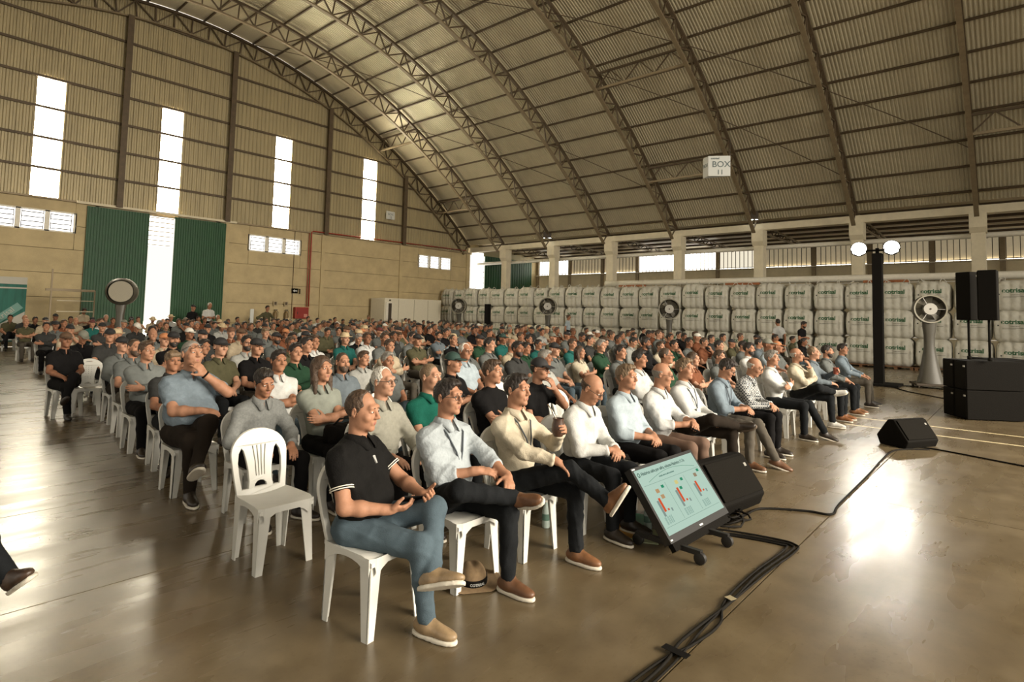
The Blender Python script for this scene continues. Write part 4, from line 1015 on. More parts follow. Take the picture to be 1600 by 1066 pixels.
cable([(1.4, 1.39), (2.61, 1.33), (3.3, 1.36), (4.1, 1.34), (4.72, 1.30), (4.85, 1.35), (4.86, 1.48), (4.79, 1.76), (4.7, 1.95)], .007, 'thin black cable on the outside of the bundle bend')
cable([(4.9, 1.95), (5.2, 1.86), (5.52, 1.81), (5.75, 1.50), (5.82, 1.31), (6.2, 1.33), (7.5, 1.34), (9.07, 1.36), (9.5, 1.25), (9.75, 1.0)], .010, 'black cable from the screen along the joint to the lone monitor')
cable([(9.8, 1.2), (9.85, .95), (9.7, .5), (9.53, .04), (9.3, -.8)], .010, 'black cable leaving the lone monitor towards the stage')
cable([(18.4, 2.6), (17.6, 2.2), (16.6, 1.3), (15.8, .6)], .012, 'black cable between the lighting tower and the loudspeaker stack')
cable([(18.8, 2.7), (19.3, 2.2), (18.6, 1.2), (17, .3)], .012, 'black cable at the foot of the near pedestal fan')
rc = random.Random(5); q = MB()
coil = []
for k in range(70): a = k * .55; coil.append((5.02 + .16 * math.cos(a) * (1 + .3 * math.sin(k)) + .10 * math.sin(k * .21), 1.92 + .10 * math.sin(a) + .05 * math.cos(k * .4), .012 + .03 * abs(math.sin(k * .7))))
tag(q.tube(coil, .009, 5).build('cable_coil', M_CABLE, smooth=True), 'tangled coil of black cable between the screen and the monitor', 'cable')
for (x, y, w, a, lb) in ((2.86, 1.36, .14, 1.5, 'black tape strip over the cables at the picture bottom'), (3.62, 1.37, .05, 1.2, 'small pale tape strip across the cable bundle')):
    o = MB().box((0, 0, .0), (w, .05, .002)).build('tape_strip', M_BLACK if w > .1 else mat('pale_tape', (.3, .25, .15), .5)); o.location = (x, y, .020); o.rotation_euler = (0, 0, a); tag(o, lb, 'tape')
# ------------------------------------------------------------------ signs, hose box, extinguishers, banner, booth
M_SIGN = mat('sign_white', (.52, .53, .50), .6); M_TXT = mat('sign_ink', (.10, .13, .13), .6)
sg = empty('box_sign', (20.0, 8.12, 7.12), .0); tag(sg, 'white three-sided hanging sign that reads BOX 11', 'sign')
tri = [(-.28, -.42), (-.28 + .0, .42), (.36, .0)]
import itertools
A, Bp, Cp = Vector((-.30, .30, 0)), Vector((-.30, -.42, 0)), Vector((.30, -.0, 0))
cA, cB, cC = Vector((-.05, .42, 0)), Vector((-.30, .12, 0)), Vector((.12, -.50, 0))
hS = .36
for p, q_ in ((cA, cB), (cB, cC), (cC, cA)): MB().prism([(0, -hS), ((q_ - p).length, -hS), ((q_ - p).length, hS), (0, hS)], -.006, .006, Matrix.Translation(p) @ Matrix.Rotation(math.atan2((q_ - p).y, (q_ - p).x), 4, 'Z')).build('sign_face', M_SIGN, sg)
def on_face(p, q_, txt, size, x, z):
    ang = math.atan2((q_ - p).y, (q_ - p).x); o = inst('sign_text', text_mesh('sign_text', txt, size, M_TXT, .002, bold=.003), sg)
    o.matrix_local = Matrix.Translation(p) @ Matrix.Rotation(ang, 4, 'Z') @ Matrix.Translation((x, -.012, z)) @ Matrix.Rotation(math.pi / 2, 4, 'X')
on_face(cB, cC, 'BOX', .30, .12, -.04); on_face(cB, cC, '11', .24, .28, -.30); on_face(cB, cC, 'cotrisal', .10, .08, .24); on_face(cA, cB, 'BOX', .16, .04, 0)
for p in (cA, cC): MB().tube([(p.x, p.y, hS), (p.x, p.y, roof_z(20) - 7.12 - .8)], .004, 4).build('hanging_wire', M_DARK, sg)
s2 = empty('wall_sign', (21.92, YG - .2, 7.76)); tag(s2, 'small white square sign high on the gable sheets', 'sign'); MB().box((0, 0, 0), (.62, .03, .5)).build('plate', M_SIGN, s2)
for t, z in (('BOX', .0), ('12', -.2)):
    o = inst('sign_text', text_mesh('sign_text', t, .2, M_TXT, .002, 'CENTER'), s2); o.matrix_local = Matrix.Translation((0, -.02, z)) @ Matrix.Rotation(math.pi / 2, 4, 'X')
ex = empty('exit_sign', (15.92, YG - .12, 2.74)); tag(ex, 'black exit arrow sign beside the red pipe', 'sign'); MB().box((-.1, 0, 0), (.34, .02, .26)).build('plate', M_BLACK, ex); MB().box((.19, 0, -.02), (.05, .02, .26)).build('plate_edge', M_BLACK, ex); MB().box((.12, 0, .1), (.16, .02, .03)).build('plate_edge', M_BLACK, ex)
MB().add([(-.22, -.014, 0), (-.12, -.014, -.08), (-.12, -.014, -.03), (.02, -.014, -.03), (.02, -.014, .03), (-.12, -.014, .03), (-.12, -.014, .08)], [(0, 1, 2, 3, 4, 5, 6)]).build('arrow', M_SIGN, ex)
hb = empty('hose_cabinet', (16.2, YG - .18, 1.24)); tag(hb, 'red fire hose cabinet on the gable wall', 'cabinet'); MB().box((0, 0, .31), (.78, .24, .62)).build('body', M_RED, hb, bevel=.01); MB().box((.02, -.125, .31), (.68, .015, .54)).build('door', mat('red_door', (.24, .02, .012), .5), hb); MB().box((.2, -.14, .16), (.2, .012, .18)).build('notice', mat('pink_notice', (.5, .2, .15), .6), hb); MB().box((-.28, -.14, .3), (.03, .02, .12)).build('handle', M_DARK, hb)
rp = MB().tube([(16.64, YG - .16, 1.9), (16.64, YG - .16, 4), (16.64, YG - .16, 6.06), (16.75, YG - .16, 6.12), (20, YG - .16, 6.14), (28.6, YG - .16, 6.20)], .035, 8).tube([(16.52, YG - .14, 1.9), (16.52, YG - .14, 6.0)], .022, 6).build('red_pipe', M_RED, smooth=True); tag(rp, 'red fire pipe climbing the gable wall and running along it', 'pipe')
cd = MB().tube([(15.72, YG - .05, 1.2), (15.72, YG - .05, 6.0)], .015, 5).build('conduit', M_STEEL); tag(cd, 'thin dark conduit beside the exit sign', 'conduit')
for k, x in enumerate((14.75, 15.35)):
    e = empty('fire_extinguisher', (x, YG - .2, 1.15)); tag(e, 'dull fire extinguisher hung on the gable wall, %s the hose cabinet' % ('farther from' if k == 0 else 'next to'), 'extinguisher', 'wall extinguishers')
    MB().lathe([(.0, 0), (.085, 0), (.09, .04), (.09, .36), (.05, .44), (.03, .46), (.03, .5)], 14).build('cylinder', mat('dull_brass', (.20, .13, .05), .5), e, smooth='angle'); MB().box((0, -.02, .53), (.16, .05, .04)).build('valve', M_DARK, e); MB().tube([(.05, 0, .5), (.13, -.02, .42), (.12, -.03, .15)], .014, 5).build('hose', M_DARK, e)
    MB().box((0, .06, .86), (.22, .012, .24)).build('marker_plate', mat('marker_plate', (.36, .29, .17), .6), e)
    MB().box((0, .05, .88), (.12, .01, .15)).build('marker_symbol', M_STEEL, e)
bn = empty('banner', (3.75, 28.6, .0)); bn.scale = (1.04,) * 3; tag(bn, 'teal and white banner stand at the far left by the wall', 'banner')
MB().box((-.6, 0, 1.35), (2.3, .03, 2.2)).build('cloth', mat('banner_teal', (.012, .115, .085), .7, var=.35, scale=2, stretch=(3, 1, .3)), bn); MB().box((-.6, -.02, 2.47), (2.3, .03, .26)).build('header', mat('banner_pale', (.42, .40, .34), .7), bn); MB().box((-.6, -.03, 2.2), (2.3, .02, .05)).build('stripe', mat('banner_pale', (.42, .40, .34), .7), bn)
MB().add([(-.15, -.02, .3), (.54, -.02, .3), (.54, -.02, 1.35), (-.35, -.02, .75)], [(0, 1, 2, 3)]).build('corner', mat('banner_pale', (.42, .40, .34), .7), bn)
MB().box((.02, -.03, 1.25), (1.0, .01, .26), Matrix.Rotation(-.72, 3, 'Y')).build('ribbon', mat('banner_ribbon', (.14, .28, .24), .7), bn)
o = inst('banner_text', text_mesh('banner_text', 'cotrisal', .26, mat('banner_pale', (.42, .40, .34), .7), .002), bn); o.matrix_local = Matrix.Translation((-.32, -.05, .88)) @ Matrix.Rotation(-.72, 4, 'Y') @ Matrix.Rotation(math.pi / 2, 4, 'X')
for x in (-1.7, .5): MB().bar((x, .03, 0), (x, .03, 2.5), .04).build('pole', M_STEEL, bn)
for x in (-1.7, .5): MB().box((x, .03, .015), (.08, .5, .03)).build('foot', M_STEEL, bn)
bo = empty('site_booth', (22.5, 28.1, 0)); tag(bo, 'white cabin with a dark door slit between the crowd and the bags', 'cabin')
MB().box((0.3, .7, 1.28), (4.4, 1.4, 2.5)).build('shell', mat('cabin_white', (.66, .61, .48), .6, var=.05), bo, bevel=.02); MB().box((-1.62, -.02, 1.25), (.42, .05, 2.1)).build('door_frame', M_WHITE, bo); MB().box((-1.55, -.05, 1.35), (.22, .03, 1.75)).build('door_glass', M_DARK, bo); MB().box((-1.55, -.04, 2.4), (.10, .05, .08)).build('lamp', M_DARK, bo)
for x in (-.9, .3, 1.4): MB().box((x, -.006, 1.28), (.015, .02, 2.4)).build('panel_seam', mat('seam', (.3, .26, .17), .7), bo)
# goal-like pipe frame before the green door
gf = empty('pipe_frame', (0, 26.6, 0)); tag(gf, 'light steel pipe frame before the green door, beside the turned fan', 'frame')
for a, b, w in (((4.55, 0, 2.24), (6.05, 0, 2.24), .09), ((4.9, 0, 1.85), (6.05, 0, 1.85), .03), ((4.9, 0, 1.45), (6.05, 0, 1.45), .03), ((6.05, 0, 0), (6.05, 0, 2.24), .04), ((4.72, 0, 0), (4.72, 0, 3.0), .05)): stick('pipe', unit(M_STEEL2 if w > .03 else M_CONC), a, b, w, w, gf)
lt = MB().box((12.25, 26.9, .85), (.16, .05, 1.7)).build('white_placard', M_SIGN); tag(lt, 'narrow white upright placard behind the back rows', 'placard'); MB().box((12.25, 26.9, .02), (.3, .25, .04)).build('foot', M_DARK, lt)
# ------------------------------------------------------------------ things on the floor by the front row
hat = empty('felt_hat', (2.70, 2.66, 0), -.6); tag(hat, 'brown felt hat with black band on the floor by the chair leg', 'hat')
vv, ff = sdf_mesh(hat_prims(.185, .10), .008); vv = vv - np.array([0, .01, .040]); o = inst('felt', np_mesh('felt', vv, ff, [mat('brown_felt', (.22, .145, .075), .9, var=.2, scale=40)]), hat); o.location = (0, 0, .006)
MB().lathe([(.101, .0), (.106, .0), (.104, .040), (.099, .040)], 36, Matrix.Translation((0, .0, .012)) @ Matrix.Diagonal((.90, 1.06, 1, 1)), cap=False).build('band', M_BLACK, hat, smooth=True)
me = text_mesh('band_text', 'COTRISAL', .022, mat('band_print', (.6, .6, .58), .6), .0004, 'CENTER', bold=.0008)
for v in me.vertices: a = -math.pi / 2 + .15 + v.co.x / .10; v.co = (.098 * math.cos(a), .114 * math.sin(a) , .024 + v.co.y)
inst('band_text', me, hat)
def bottle(loc, label):
    b = empty('water_bottle', loc); tag(b, label, 'bottle', 'water bottles on the floor')
    g = mat('bottle_plastic', (.42, .50, .46), .2, spec=.6); MB().lathe([(.0, 0), (.03, 0), (.033, .02), (.033, .12), (.030, .14), (.014, .185), (.013, .2)], 16).build('flask', g, b, smooth='angle'); MB().lathe([(0, .2), (.015, .2), (.015, .225), (0, .225)], 12, cap=False).build('cap', M_WHITE, b); MB().lathe([(.0335, .06), (.0335, .11)], 16, cap=False).build('wrapper', mat('bottle_label', (.10, .18, .14), .5), b)
bottle((3.79, 2.92, .002), 'half-clear water bottle under the chair of the man with a gourd'); bottle((4.34, 2.31, .002), 'water bottle on the floor behind the tilted screen')
for k, (x, y, a, c, lb) in enumerate(((4.19, 2.26, .5, (.42, .47, .28), 'pale green leaflet'), (4.16, 2.42, .9, (.50, .27, .06), 'orange leaflet'), (4.45, 2.44, .3, (.02, .16, .08), 'dark green folder'))):
    o = MB().box((0, 0, 0), (.30, .21, .004)).build('leaflet', mat('leaflet_%d' % k, c, .5)); o.location = (x, y, .004 + .005 * k); o.rotation_euler = (0, 0, a); tag(o, lb + ' on the floor by the tilted screen', 'leaflet')
bag = empty('dark_satchel', (4.42, 2.62, 0), .4); tag(bag, 'dark bag slumped on the floor behind the tilted screen', 'bag')
inst('pouch', np_mesh('pouch', *sdf_mesh([rbox((0, 0, .12), (.19, .09, .12), .05), folds(4, .012, .12)], .015), [mat('dark_leather', (.025, .015, .010), .5)]), bag); MB().tube([(-.15, 0, .22), (-.08, -.02, .32), (.08, -.02, .32), (.15, 0, .22)], .010, 6).build('strap', mat('dark_leather', (.025, .015, .010), .5), bag, smooth=True)

# audience: row, x, size, shirt, headwear, extra
CROWD = """
3 3.03 0.956 w hd -
4 2.34 0.922 dg bn -
3 3.81 0.915 bl bz B
3 4.45 0.904 g hg -
4 3.79 0.963 gr hd -
5 3.27 0.983 ol ck -
1 7.09 0.948 w hd -
6 2.54 0.946 g bz B
2 6.33 0.924 lg hg -
5 3.75 0.973 k ck -
4 4.78 0.862 lg hb -
3 5.80 0.967 lb hw G
1 7.88 0.959 gr bz G
6 3.43 0.933 dg hd -
7 2.68 0.935 g ck -
5 4.51 0.980 k hd -
8 2.21 0.958 k cb -
6 4.07 0.969 lg hd BG
3 6.94 0.970 dg hd B
1 8.80 0.888 br lo -
7 3.37 0.989 k ck B
2 8.32 0.942 g hd -
6 4.79 0.947 ol hb -
5 6.03 0.940 be hb -
3 7.91 0.938 g ck -
6 5.23 0.966 w hb -
1 9.83 0.889 g hb -
8 3.56 0.939 be co -
4 7.40 0.976 g hd -
9 3.02 0.973 dg ck -
3 8.67 0.881 cr lo -
4 7.98 0.955 be ba -
7 5.39 0.971 dg hd -
10 2.86 0.930 k cg -
4 8.38 0.898 gr hd -
3 9.36 0.962 gr hg -
6 6.68 0.993 g hb -
1 11.28 0.962 w hd B
9 4.59 0.958 dg ck -
7 6.47 0.957 te st -
8 5.57 0.941 g ck B
6 7.46 0.961 ol ck -
10 4.03 0.939 g ba -
1 12.39 1.001 lb cg -
7 7.00 0.961 w hb -
8 6.20 0.956 k ck -
9 5.31 0.973 be cb -
3 11.09 0.971 k hd B
10 4.72 0.955 gr cw -
1 12.96 0.956 g co -
6 8.45 0.947 k bz -
2 12.42 0.944 g hd -
3 11.73 0.902 cr hb -
5 10.02 0.882 te hd G
10 5.56 0.961 br bh -
6 9.26 0.935 gr ck -
3 12.41 0.912 gr hd -
13 3.28 0.939 be ck -
10 6.36 0.955 g bn -
6 10.02 0.949 te ct -
2 13.83 0.915 g hd -
8 8.44 0.943 dg hd -
3 13.19 0.947 g hd -
10 6.83 0.939 br co -
4 12.38 0.944 lg hd -
11 6.30 0.897 be hb -
6 10.93 0.924 k hd -
5 12.06 0.935 dg hd -
2 14.97 0.945 bl hd -
3 14.07 0.932 br hb -
15 3.21 0.947 dg hd -
14 4.15 0.960 dg ck -
8 9.84 0.929 bl hd B
9 9.40 0.912 g hb -
5 13.39 0.929 g hd -
13 6.24 0.957 k ck -
16 3.57 0.949 g ck -
11 8.57 0.951 ol hd -
3 15.89 0.886 ol ck -
10 9.55 0.962 g cr -
6 13.23 0.965 dg hd -
15 5.19 0.947 dg cw G
11 9.17 0.963 dg cb -
9 11.03 0.956 k hd -
12 8.44 0.936 k ck -
4 16.05 0.977 br cw -
15 6.43 0.947 k ck -
5 15.69 1.023 g hb -
6 14.78 0.965 g hb -
7 13.94 0.938 g ck -
12 9.55 0.916 g hd -
18 4.16 0.947 br hb -
4 17.01 0.935 dg hd -
3 17.93 0.961 g ck -
2 18.91 0.907 k hd -
19 3.44 0.954 ol ba -
6 15.33 0.960 g hd -
16 6.24 0.937 g hb -
5 16.39 0.937 br hd -
9 12.80 0.944 g hd -
14 8.30 0.957 g ck -
15 7.46 0.947 lg st -
13 9.37 0.918 ol hd -
18 4.87 0.950 te cr -
6 16.06 0.937 be hd -
7 15.16 0.927 be cw -
4 17.90 0.956 be hd -
16 7.10 0.954 g hg -
11 11.79 0.952 be ba -
5 17.36 0.942 k hd -
15 8.34 0.947 g hb -
18 5.70 0.953 g cg -
3 19.60 0.956 be hd -
6 17.00 0.995 g hd -
4 19.36 0.956 be hb -
6 17.88 0.953 g hd -
15 9.71 0.947 lg hd -
21 4.24 0.949 be ck -
9 15.36 0.962 lg hd -
12 13.09 0.935 k hd -
16 9.58 0.939 be hb -
3 21.45 0.897 ol hd -
11 14.17 0.942 k hd -
22 4.16 0.947 k hd -
21 5.07 0.954 be ba -
15 10.72 0.947 g hb -
8 17.18 0.928 be cw -
6 19.18 0.942 k hd -
18 8.45 0.943 g hd -
8 17.93 0.941 br hd -
9 17.18 0.952 br bh -
7 19.27 0.945 br hd -
24 3.76 0.971 ol hd -
11 15.64 0.956 k ck -
20 7.99 0.954 g hb -
23 5.34 0.954 g hd -
18 9.98 0.948 dg hd -
11 16.42 0.933 be hb -
22 6.44 0.942 br hb -
8 19.27 0.932 lg hd -
10 17.59 0.958 br hb -
14 14.07 0.953 g hd -
24 5.07 1.014 dg ck -
15 13.50 0.947 g cw -
11 17.33 0.950 dg ck -
17 12.68 0.937 g hb -
11 18.29 0.947 be st -
24 6.71 1.009 g hw -
10 19.52 0.950 dg hd -
13 16.91 0.957 dg hd -
12 17.97 0.961 br hb -
18 12.76 0.955 be hb -
24 7.84 0.954 be hb -
20 11.98 0.950 br hb -
24 8.39 0.958 be st -
15 17.30 0.947 g hd -
24 9.07 1.032 lg st -
23 10.05 0.967 br hb -
24 10.19 0.995 dg hd -
10 23.24 0.935 g hd -
24 11.04 1.051 g hw -
10 24.24 0.931 k hd -
24 11.91 0.984 g hd -
17 18.45 0.945 dg hd -
24 12.51 0.964 g hd -
22 14.46 0.941 g hd -
19 17.39 0.944 br ba -
24 15.48 1.039 g hd -
17 22.39 0.950 g hd -
24 16.02 0.988 w hd -
20 20.07 0.956 br hd -
24 17.07 1.023 k hd -
20 20.83 0.958 g hd -
24 17.54 0.969 g hd -
24 19.44 1.011 be bn -
23 21.22 1.013 g hb -
24 20.72 0.989 be hb -
21 23.94 0.946 k hd -
23 22.32 0.957 dg hd -
24 21.80 1.027 g hd -
4 6.84 0.928 g ba -
10 3.40 0.938 dg st -
4 9.87 0.933 te hb -
11 3.68 0.952 br ba -
11 4.32 0.967 k hd -
7 8.18 0.964 g hd -
4 11.10 0.961 dg hb -
8 7.50 0.923 k hg -
7 9.41 0.915 lb st -
9 8.16 0.942 w st -
4 12.93 0.935 dg hd -
6 11.90 0.950 ol cg -
7 11.23 0.932 be hd -
14 5.30 0.926 g hd -
10 8.97 0.938 gr co -
7 11.84 0.937 k hb -
10 10.14 0.971 ol ck B
11 9.78 0.979 g st -
11 10.99 0.940 g hd -
10 12.07 0.930 be hg -
12 10.46 0.935 g ck -
10 12.65 0.950 g cg B
17 6.39 0.961 dg hg -
13 10.49 0.941 dg bz -
14 9.62 0.970 w hd B
16 7.99 0.968 bl ck -
12 11.69 0.955 br hb -
19 5.34 0.973 w hb -
5 18.23 0.977 ol hb -
13 11.10 0.940 k st B
16 8.59 0.963 w hd -
19 5.95 0.922 gr hb -
20 5.51 0.941 bl hb -
6 18.57 0.925 k ba B
18 7.69 0.952 dg hb -
13 12.33 0.963 ol hd -
17 8.80 0.915 bl ck -
19 7.14 0.968 ol ba -
14 12.10 0.920 dg hd -
23 4.02 0.982 dg ba -
16 10.46 0.978 ol hd -
17 10.07 0.935 k hd -
23 4.61 0.929 be hg -
12 14.75 0.961 ol hb -
15 12.10 0.955 g ck -
22 5.80 0.951 k ck -
21 6.73 0.928 br hd -
13 14.13 0.979 br hd -
12 15.35 0.957 bl ck -
19 9.05 0.959 dg st -
20 8.50 0.947 br hd -
9 18.58 0.922 be ck -
17 11.29 0.915 te hd -
21 7.92 0.943 k hd -
22 7.03 0.980 g ck -
9 19.18 0.941 k cb -
20 9.14 0.919 lg hb -
16 12.91 0.983 br cg B
21 8.54 0.934 bl cb -
13 15.99 0.931 g bz -
18 11.46 0.923 lg ck -
14 15.14 0.969 g bz -
24 6.03 0.936 k hb B
23 7.02 0.916 lg hd -
20 9.77 0.965 lg hb -
16 13.55 0.961 lg bz B
19 10.83 0.948 g hb -
12 17.22 0.917 be hg -
15 14.53 0.925 br hg -
15 15.13 0.976 bl ck -
11 18.80 0.966 g ba -
22 8.91 0.924 te hd -
24 7.27 0.974 k hb -
20 11.01 0.955 be ba -
17 13.78 0.974 g hg -
19 12.02 0.956 ol cg -
18 13.37 0.943 k cw -
17 14.36 0.931 w ck -
12 19.05 0.974 g hd B
13 18.40 0.977 ol ba -
14 17.58 0.981 br cw -
23 9.42 0.921 gr hd -
18 14.00 0.956 g ck -
17 14.99 0.932 te ck -
12 19.66 0.972 g ck B
19 13.30 0.941 ol ck -
16 16.06 0.922 dg hd -
21 11.54 0.919 gr hd -
13 19.05 0.930 k hd -
14 18.18 0.922 dg hd -
18 14.65 0.942 k hd -
20 12.90 0.941 bl hd -
19 13.94 0.917 ol bz -
21 12.13 0.980 te hb -
"""
FAR_CROWD = """
13 19.68 0.95 bl st
24 9.66 0.95 dg hg
18 15.23 0.97 br hd
15 18.21 0.94 g hd
21 12.74 0.97 dg ck
22 12.06 0.98 g ck
13 20.31 0.92 br bz
14 19.45 0.92 g hd
18 15.85 0.95 te ba
17 16.87 0.93 k hg
20 14.18 0.93 bl ck
15 18.78 0.94 gr st
19 15.16 0.94 gr hd
16 17.91 0.95 g hb
21 13.37 0.98 k hd
22 12.69 0.95 te bz
14 20.03 0.92 w ck
15 19.40 0.95 be hd
16 18.50 0.95 ol hb
14 20.61 0.96 br hb
22 13.32 0.97 dg st
23 12.52 0.96 g hd
20 15.38 0.98 k hd
21 14.58 0.94 w hb
19 16.43 0.94 bl hd
22 13.95 0.94 gr cb
18 17.66 0.93 lg ck
23 13.12 0.96 dg hd
15 20.62 0.97 be hg
16 19.72 0.98 k hd
23 13.73 0.96 g ck
17 19.32 0.95 lg hg
15 21.26 0.93 br hd
16 20.36 0.92 g ck
24 13.30 0.97 be hb
22 15.15 0.92 br bz
23 14.31 0.93 be hd
20 17.20 0.94 ol ck
21 16.32 0.94 g hd
19 18.31 0.92 lb hb
24 13.90 0.94 k hd
18 19.50 0.97 dg hd
17 20.54 0.93 te hd
21 16.90 0.93 k hd
20 17.84 0.94 be co
24 14.51 0.93 dg cg
18 20.14 0.97 be hb
17 21.15 0.93 te cg
20 18.46 0.93 bl st
22 16.97 0.98 be hd
23 16.14 0.97 dg ck
21 18.11 0.92 g hb
22 17.60 0.98 g cg
18 21.40 0.93 lb hg
21 18.73 0.94 br hd
19 20.73 0.93 te cb
23 17.36 0.94 dg co
19 21.34 0.95 ol hb
22 18.80 0.93 gr hg
23 17.95 0.92 lg hd
21 19.94 0.98 g co
20 21.53 0.93 g hb
24 18.12 0.98 k cg
23 19.15 0.95 g hg
21 21.19 0.93 gr bz
24 18.76 0.96 gr st
22 20.61 0.92 bl ck
21 21.81 0.98 dg hd
23 20.34 0.93 g ck
22 21.81 0.95 be hd
24 20.00 0.95 gr hd
"""

# ------------------------------------------------------------------ clothes and hair colours
CLOTH = {'k': (.008, .0075, .0075), 'dg': (.038, .038, .036), 'g': (.115, .122, .115), 'lg': (.31, .31, .285), 'bl': (.125, .148, .163), 'lb': (.33, .385, .415), 'w': (.50, .50, .475), 'be': (.40, .33, .23), 'ol': (.075, .070, .038), 'gr': (.018, .048, .026), 'te': (.018, .105, .092), 'br': (.16, .060, .030), 'cr': (.44, .39, .29), 'green': (.010, .095, .066), 'blue2': (.165, .205, .235), 'ivory': (.50, .44, .33)}
CNAME = {'k': 'black', 'dg': 'dark grey', 'g': 'grey', 'lg': 'light grey', 'bl': 'blue-grey', 'lb': 'light blue', 'w': 'white', 'be': 'beige', 'ol': 'olive', 'gr': 'dark green', 'te': 'teal', 'br': 'rust brown', 'cr': 'cream'}
def cloth(k): return mat('cloth_' + k, CLOTH[k], .9, var=.16, scale=14, bump=.25, bscale=120, spec=.12)
SKINS = [mat('skin_%d' % i, c, .58, var=.16, scale=22, bump=.06, bscale=160, spec=.25) for i, c in enumerate(((.36, .182, .108), (.30, .142, .080), (.40, .215, .136), (.22, .100, .055)))]
HAIRC = {'d': (.018, .012, .008), 'b': (.060, .034, .018), 'g': (.22, .20, .17), 'w': (.50, .47, .41), 'n': (.16, .105, .058)}
def hairm(k): return mat('hair_' + k, HAIRC[k], .6, var=.35, scale=60, bump=.4, bscale=110)
HATC = {'ck': (.014, .013, .013), 'cb': (.085, .045, .022), 'cg': (.16, .16, .125), 'cw': (.60, .57, .50), 'co': (.42, .17, .07), 'ct': (.018, .045, .035), 'cr': (.10, .02, .018), 'st': (.48, .37, .22), 'bh': (.12, .055, .028)}
HNAME = {'ck': 'a black cap', 'cb': 'a brown cap', 'cg': 'a grey cap', 'cw': 'a white cap', 'co': 'an orange cap', 'ct': 'a dark green cap', 'cr': 'a dark red cap', 'st': 'a straw hat', 'bh': 'a brown hat', 'hd': 'dark hair', 'hb': 'brown hair', 'hg': 'grey hair', 'hw': 'white hair', 'ba': 'a bald crown', 'bz': 'cropped hair', 'lo': 'long brown hair', 'bn': 'fair hair'}
EYE_DARK = mat('eye_shade', (.045, .028, .020), .3); M_EYE = mat('eye_white', (.55, .52, .48), .25); M_IRIS = mat('eye_dark', (.02, .013, .009), .2); M_LIP = mat('lips', (.30, .115, .085), .5); M_LENS = mat('glasses_frame', (.02, .017, .014), .35)
def headmesh(name, prims, h): return np_mesh(name, *sdf_mesh(prims, h), mats=[M_EYE])
STY = {'receding': ('receding', 'b'), 'hd': ('short', 'd'), 'hb': ('short', 'b'), 'hg': ('short', 'g'), 'hw': ('receding', 'w'), 'ba': ('bald_fringe', 'g'), 'bz': ('buzz', 'b'), 'lo': ('long', 'b'), 'bn': ('fringe', 'n')}
HAIR_HI = {}; HAIR_LO = {}
def hair_mesh(style, hi):
    D = HAIR_HI if hi else HAIR_LO
    if style not in D:
        pr = {'cap': cap_prims, 'hat': hat_prims, 'beard': beard_prims, 'brow1': brow_prims, 'brow-1': lambda: brow_prims(-1)}.get(style, lambda: hair_prims(style))()
        D[style] = headmesh(style, pr, {True: .0055, False: .010}[hi] if style[:4] != 'brow' else (.003 if hi else .005))
    return D[style]
EYE = MB().lathe([(0, .0065), (.004, .006), (.009, .0035), (.0125, 0), (.009, -.004), (0, -.005)], 14, Matrix.Rotation(math.pi / 2, 4, 'X') @ Matrix.Diagonal((1.0, .52, .8, 1)), cap=False).mesh('eye', M_EYE, smooth=True)
IRIS = MB().lathe([(0, .002), (.0045, .0014), (.0056, 0), (0, -.001)], 12, Matrix.Rotation(math.pi / 2, 4, 'X'), cap=False).mesh('iris', M_IRIS, smooth=True)
LIPS = MB().tube([(-.022, -.0865, -.0585), (-.010, -.0945, -.0565), (0, -.0955, -.0575), (.010, -.0945, -.0565), (.022, -.0865, -.0585)], [.0015, .0042, .0046, .0042, .0015], 6).tube([(-.018, -.087, -.0600), (-.008, -.0935, -.0640), (0, -.0945, -.0648), (.008, -.0935, -.0640), (.018, -.087, -.0600)], [.0015, .0044, .005, .0044, .0015], 6).mesh('lips', M_LIP, smooth=True)
def glasses_mesh():
    m = MB()
    for s in (-1, 1):
        m.tube([(s * .034 + .024 * math.cos(a), -.110 + .006 * abs(math.cos(a)), .010 + .017 * math.sin(a)) for a in [2 * math.pi * k / 14 for k in range(14)]], .0022, 5, closed=True)
        m.tube([(s * .058, -.103, .014), (s * .078, -.06, .014), (s * .084, .0, .010)], .0022, 5)
    m.tube([(-.010, -.110, .014), (.010, -.110, .014)], .002, 5); return m.mesh('glasses', M_LENS)
GLASSES = glasses_mesh()
def set_mats(o, ms):
    for i, m in enumerate(ms):
        if i < len(o.material_slots): o.material_slots[i].link = 'OBJECT'; o.material_slots[i].material = m
def add_child(name, me, parent, M=None, m=None):
    o = inst(name, me, parent, M)
    if m: set_mats(o, [m])
    return o
def head_matrix(o): c, R = o['head']; return Matrix.Translation(c.tolist()) @ Matrix(R.tolist()).to_4x4()
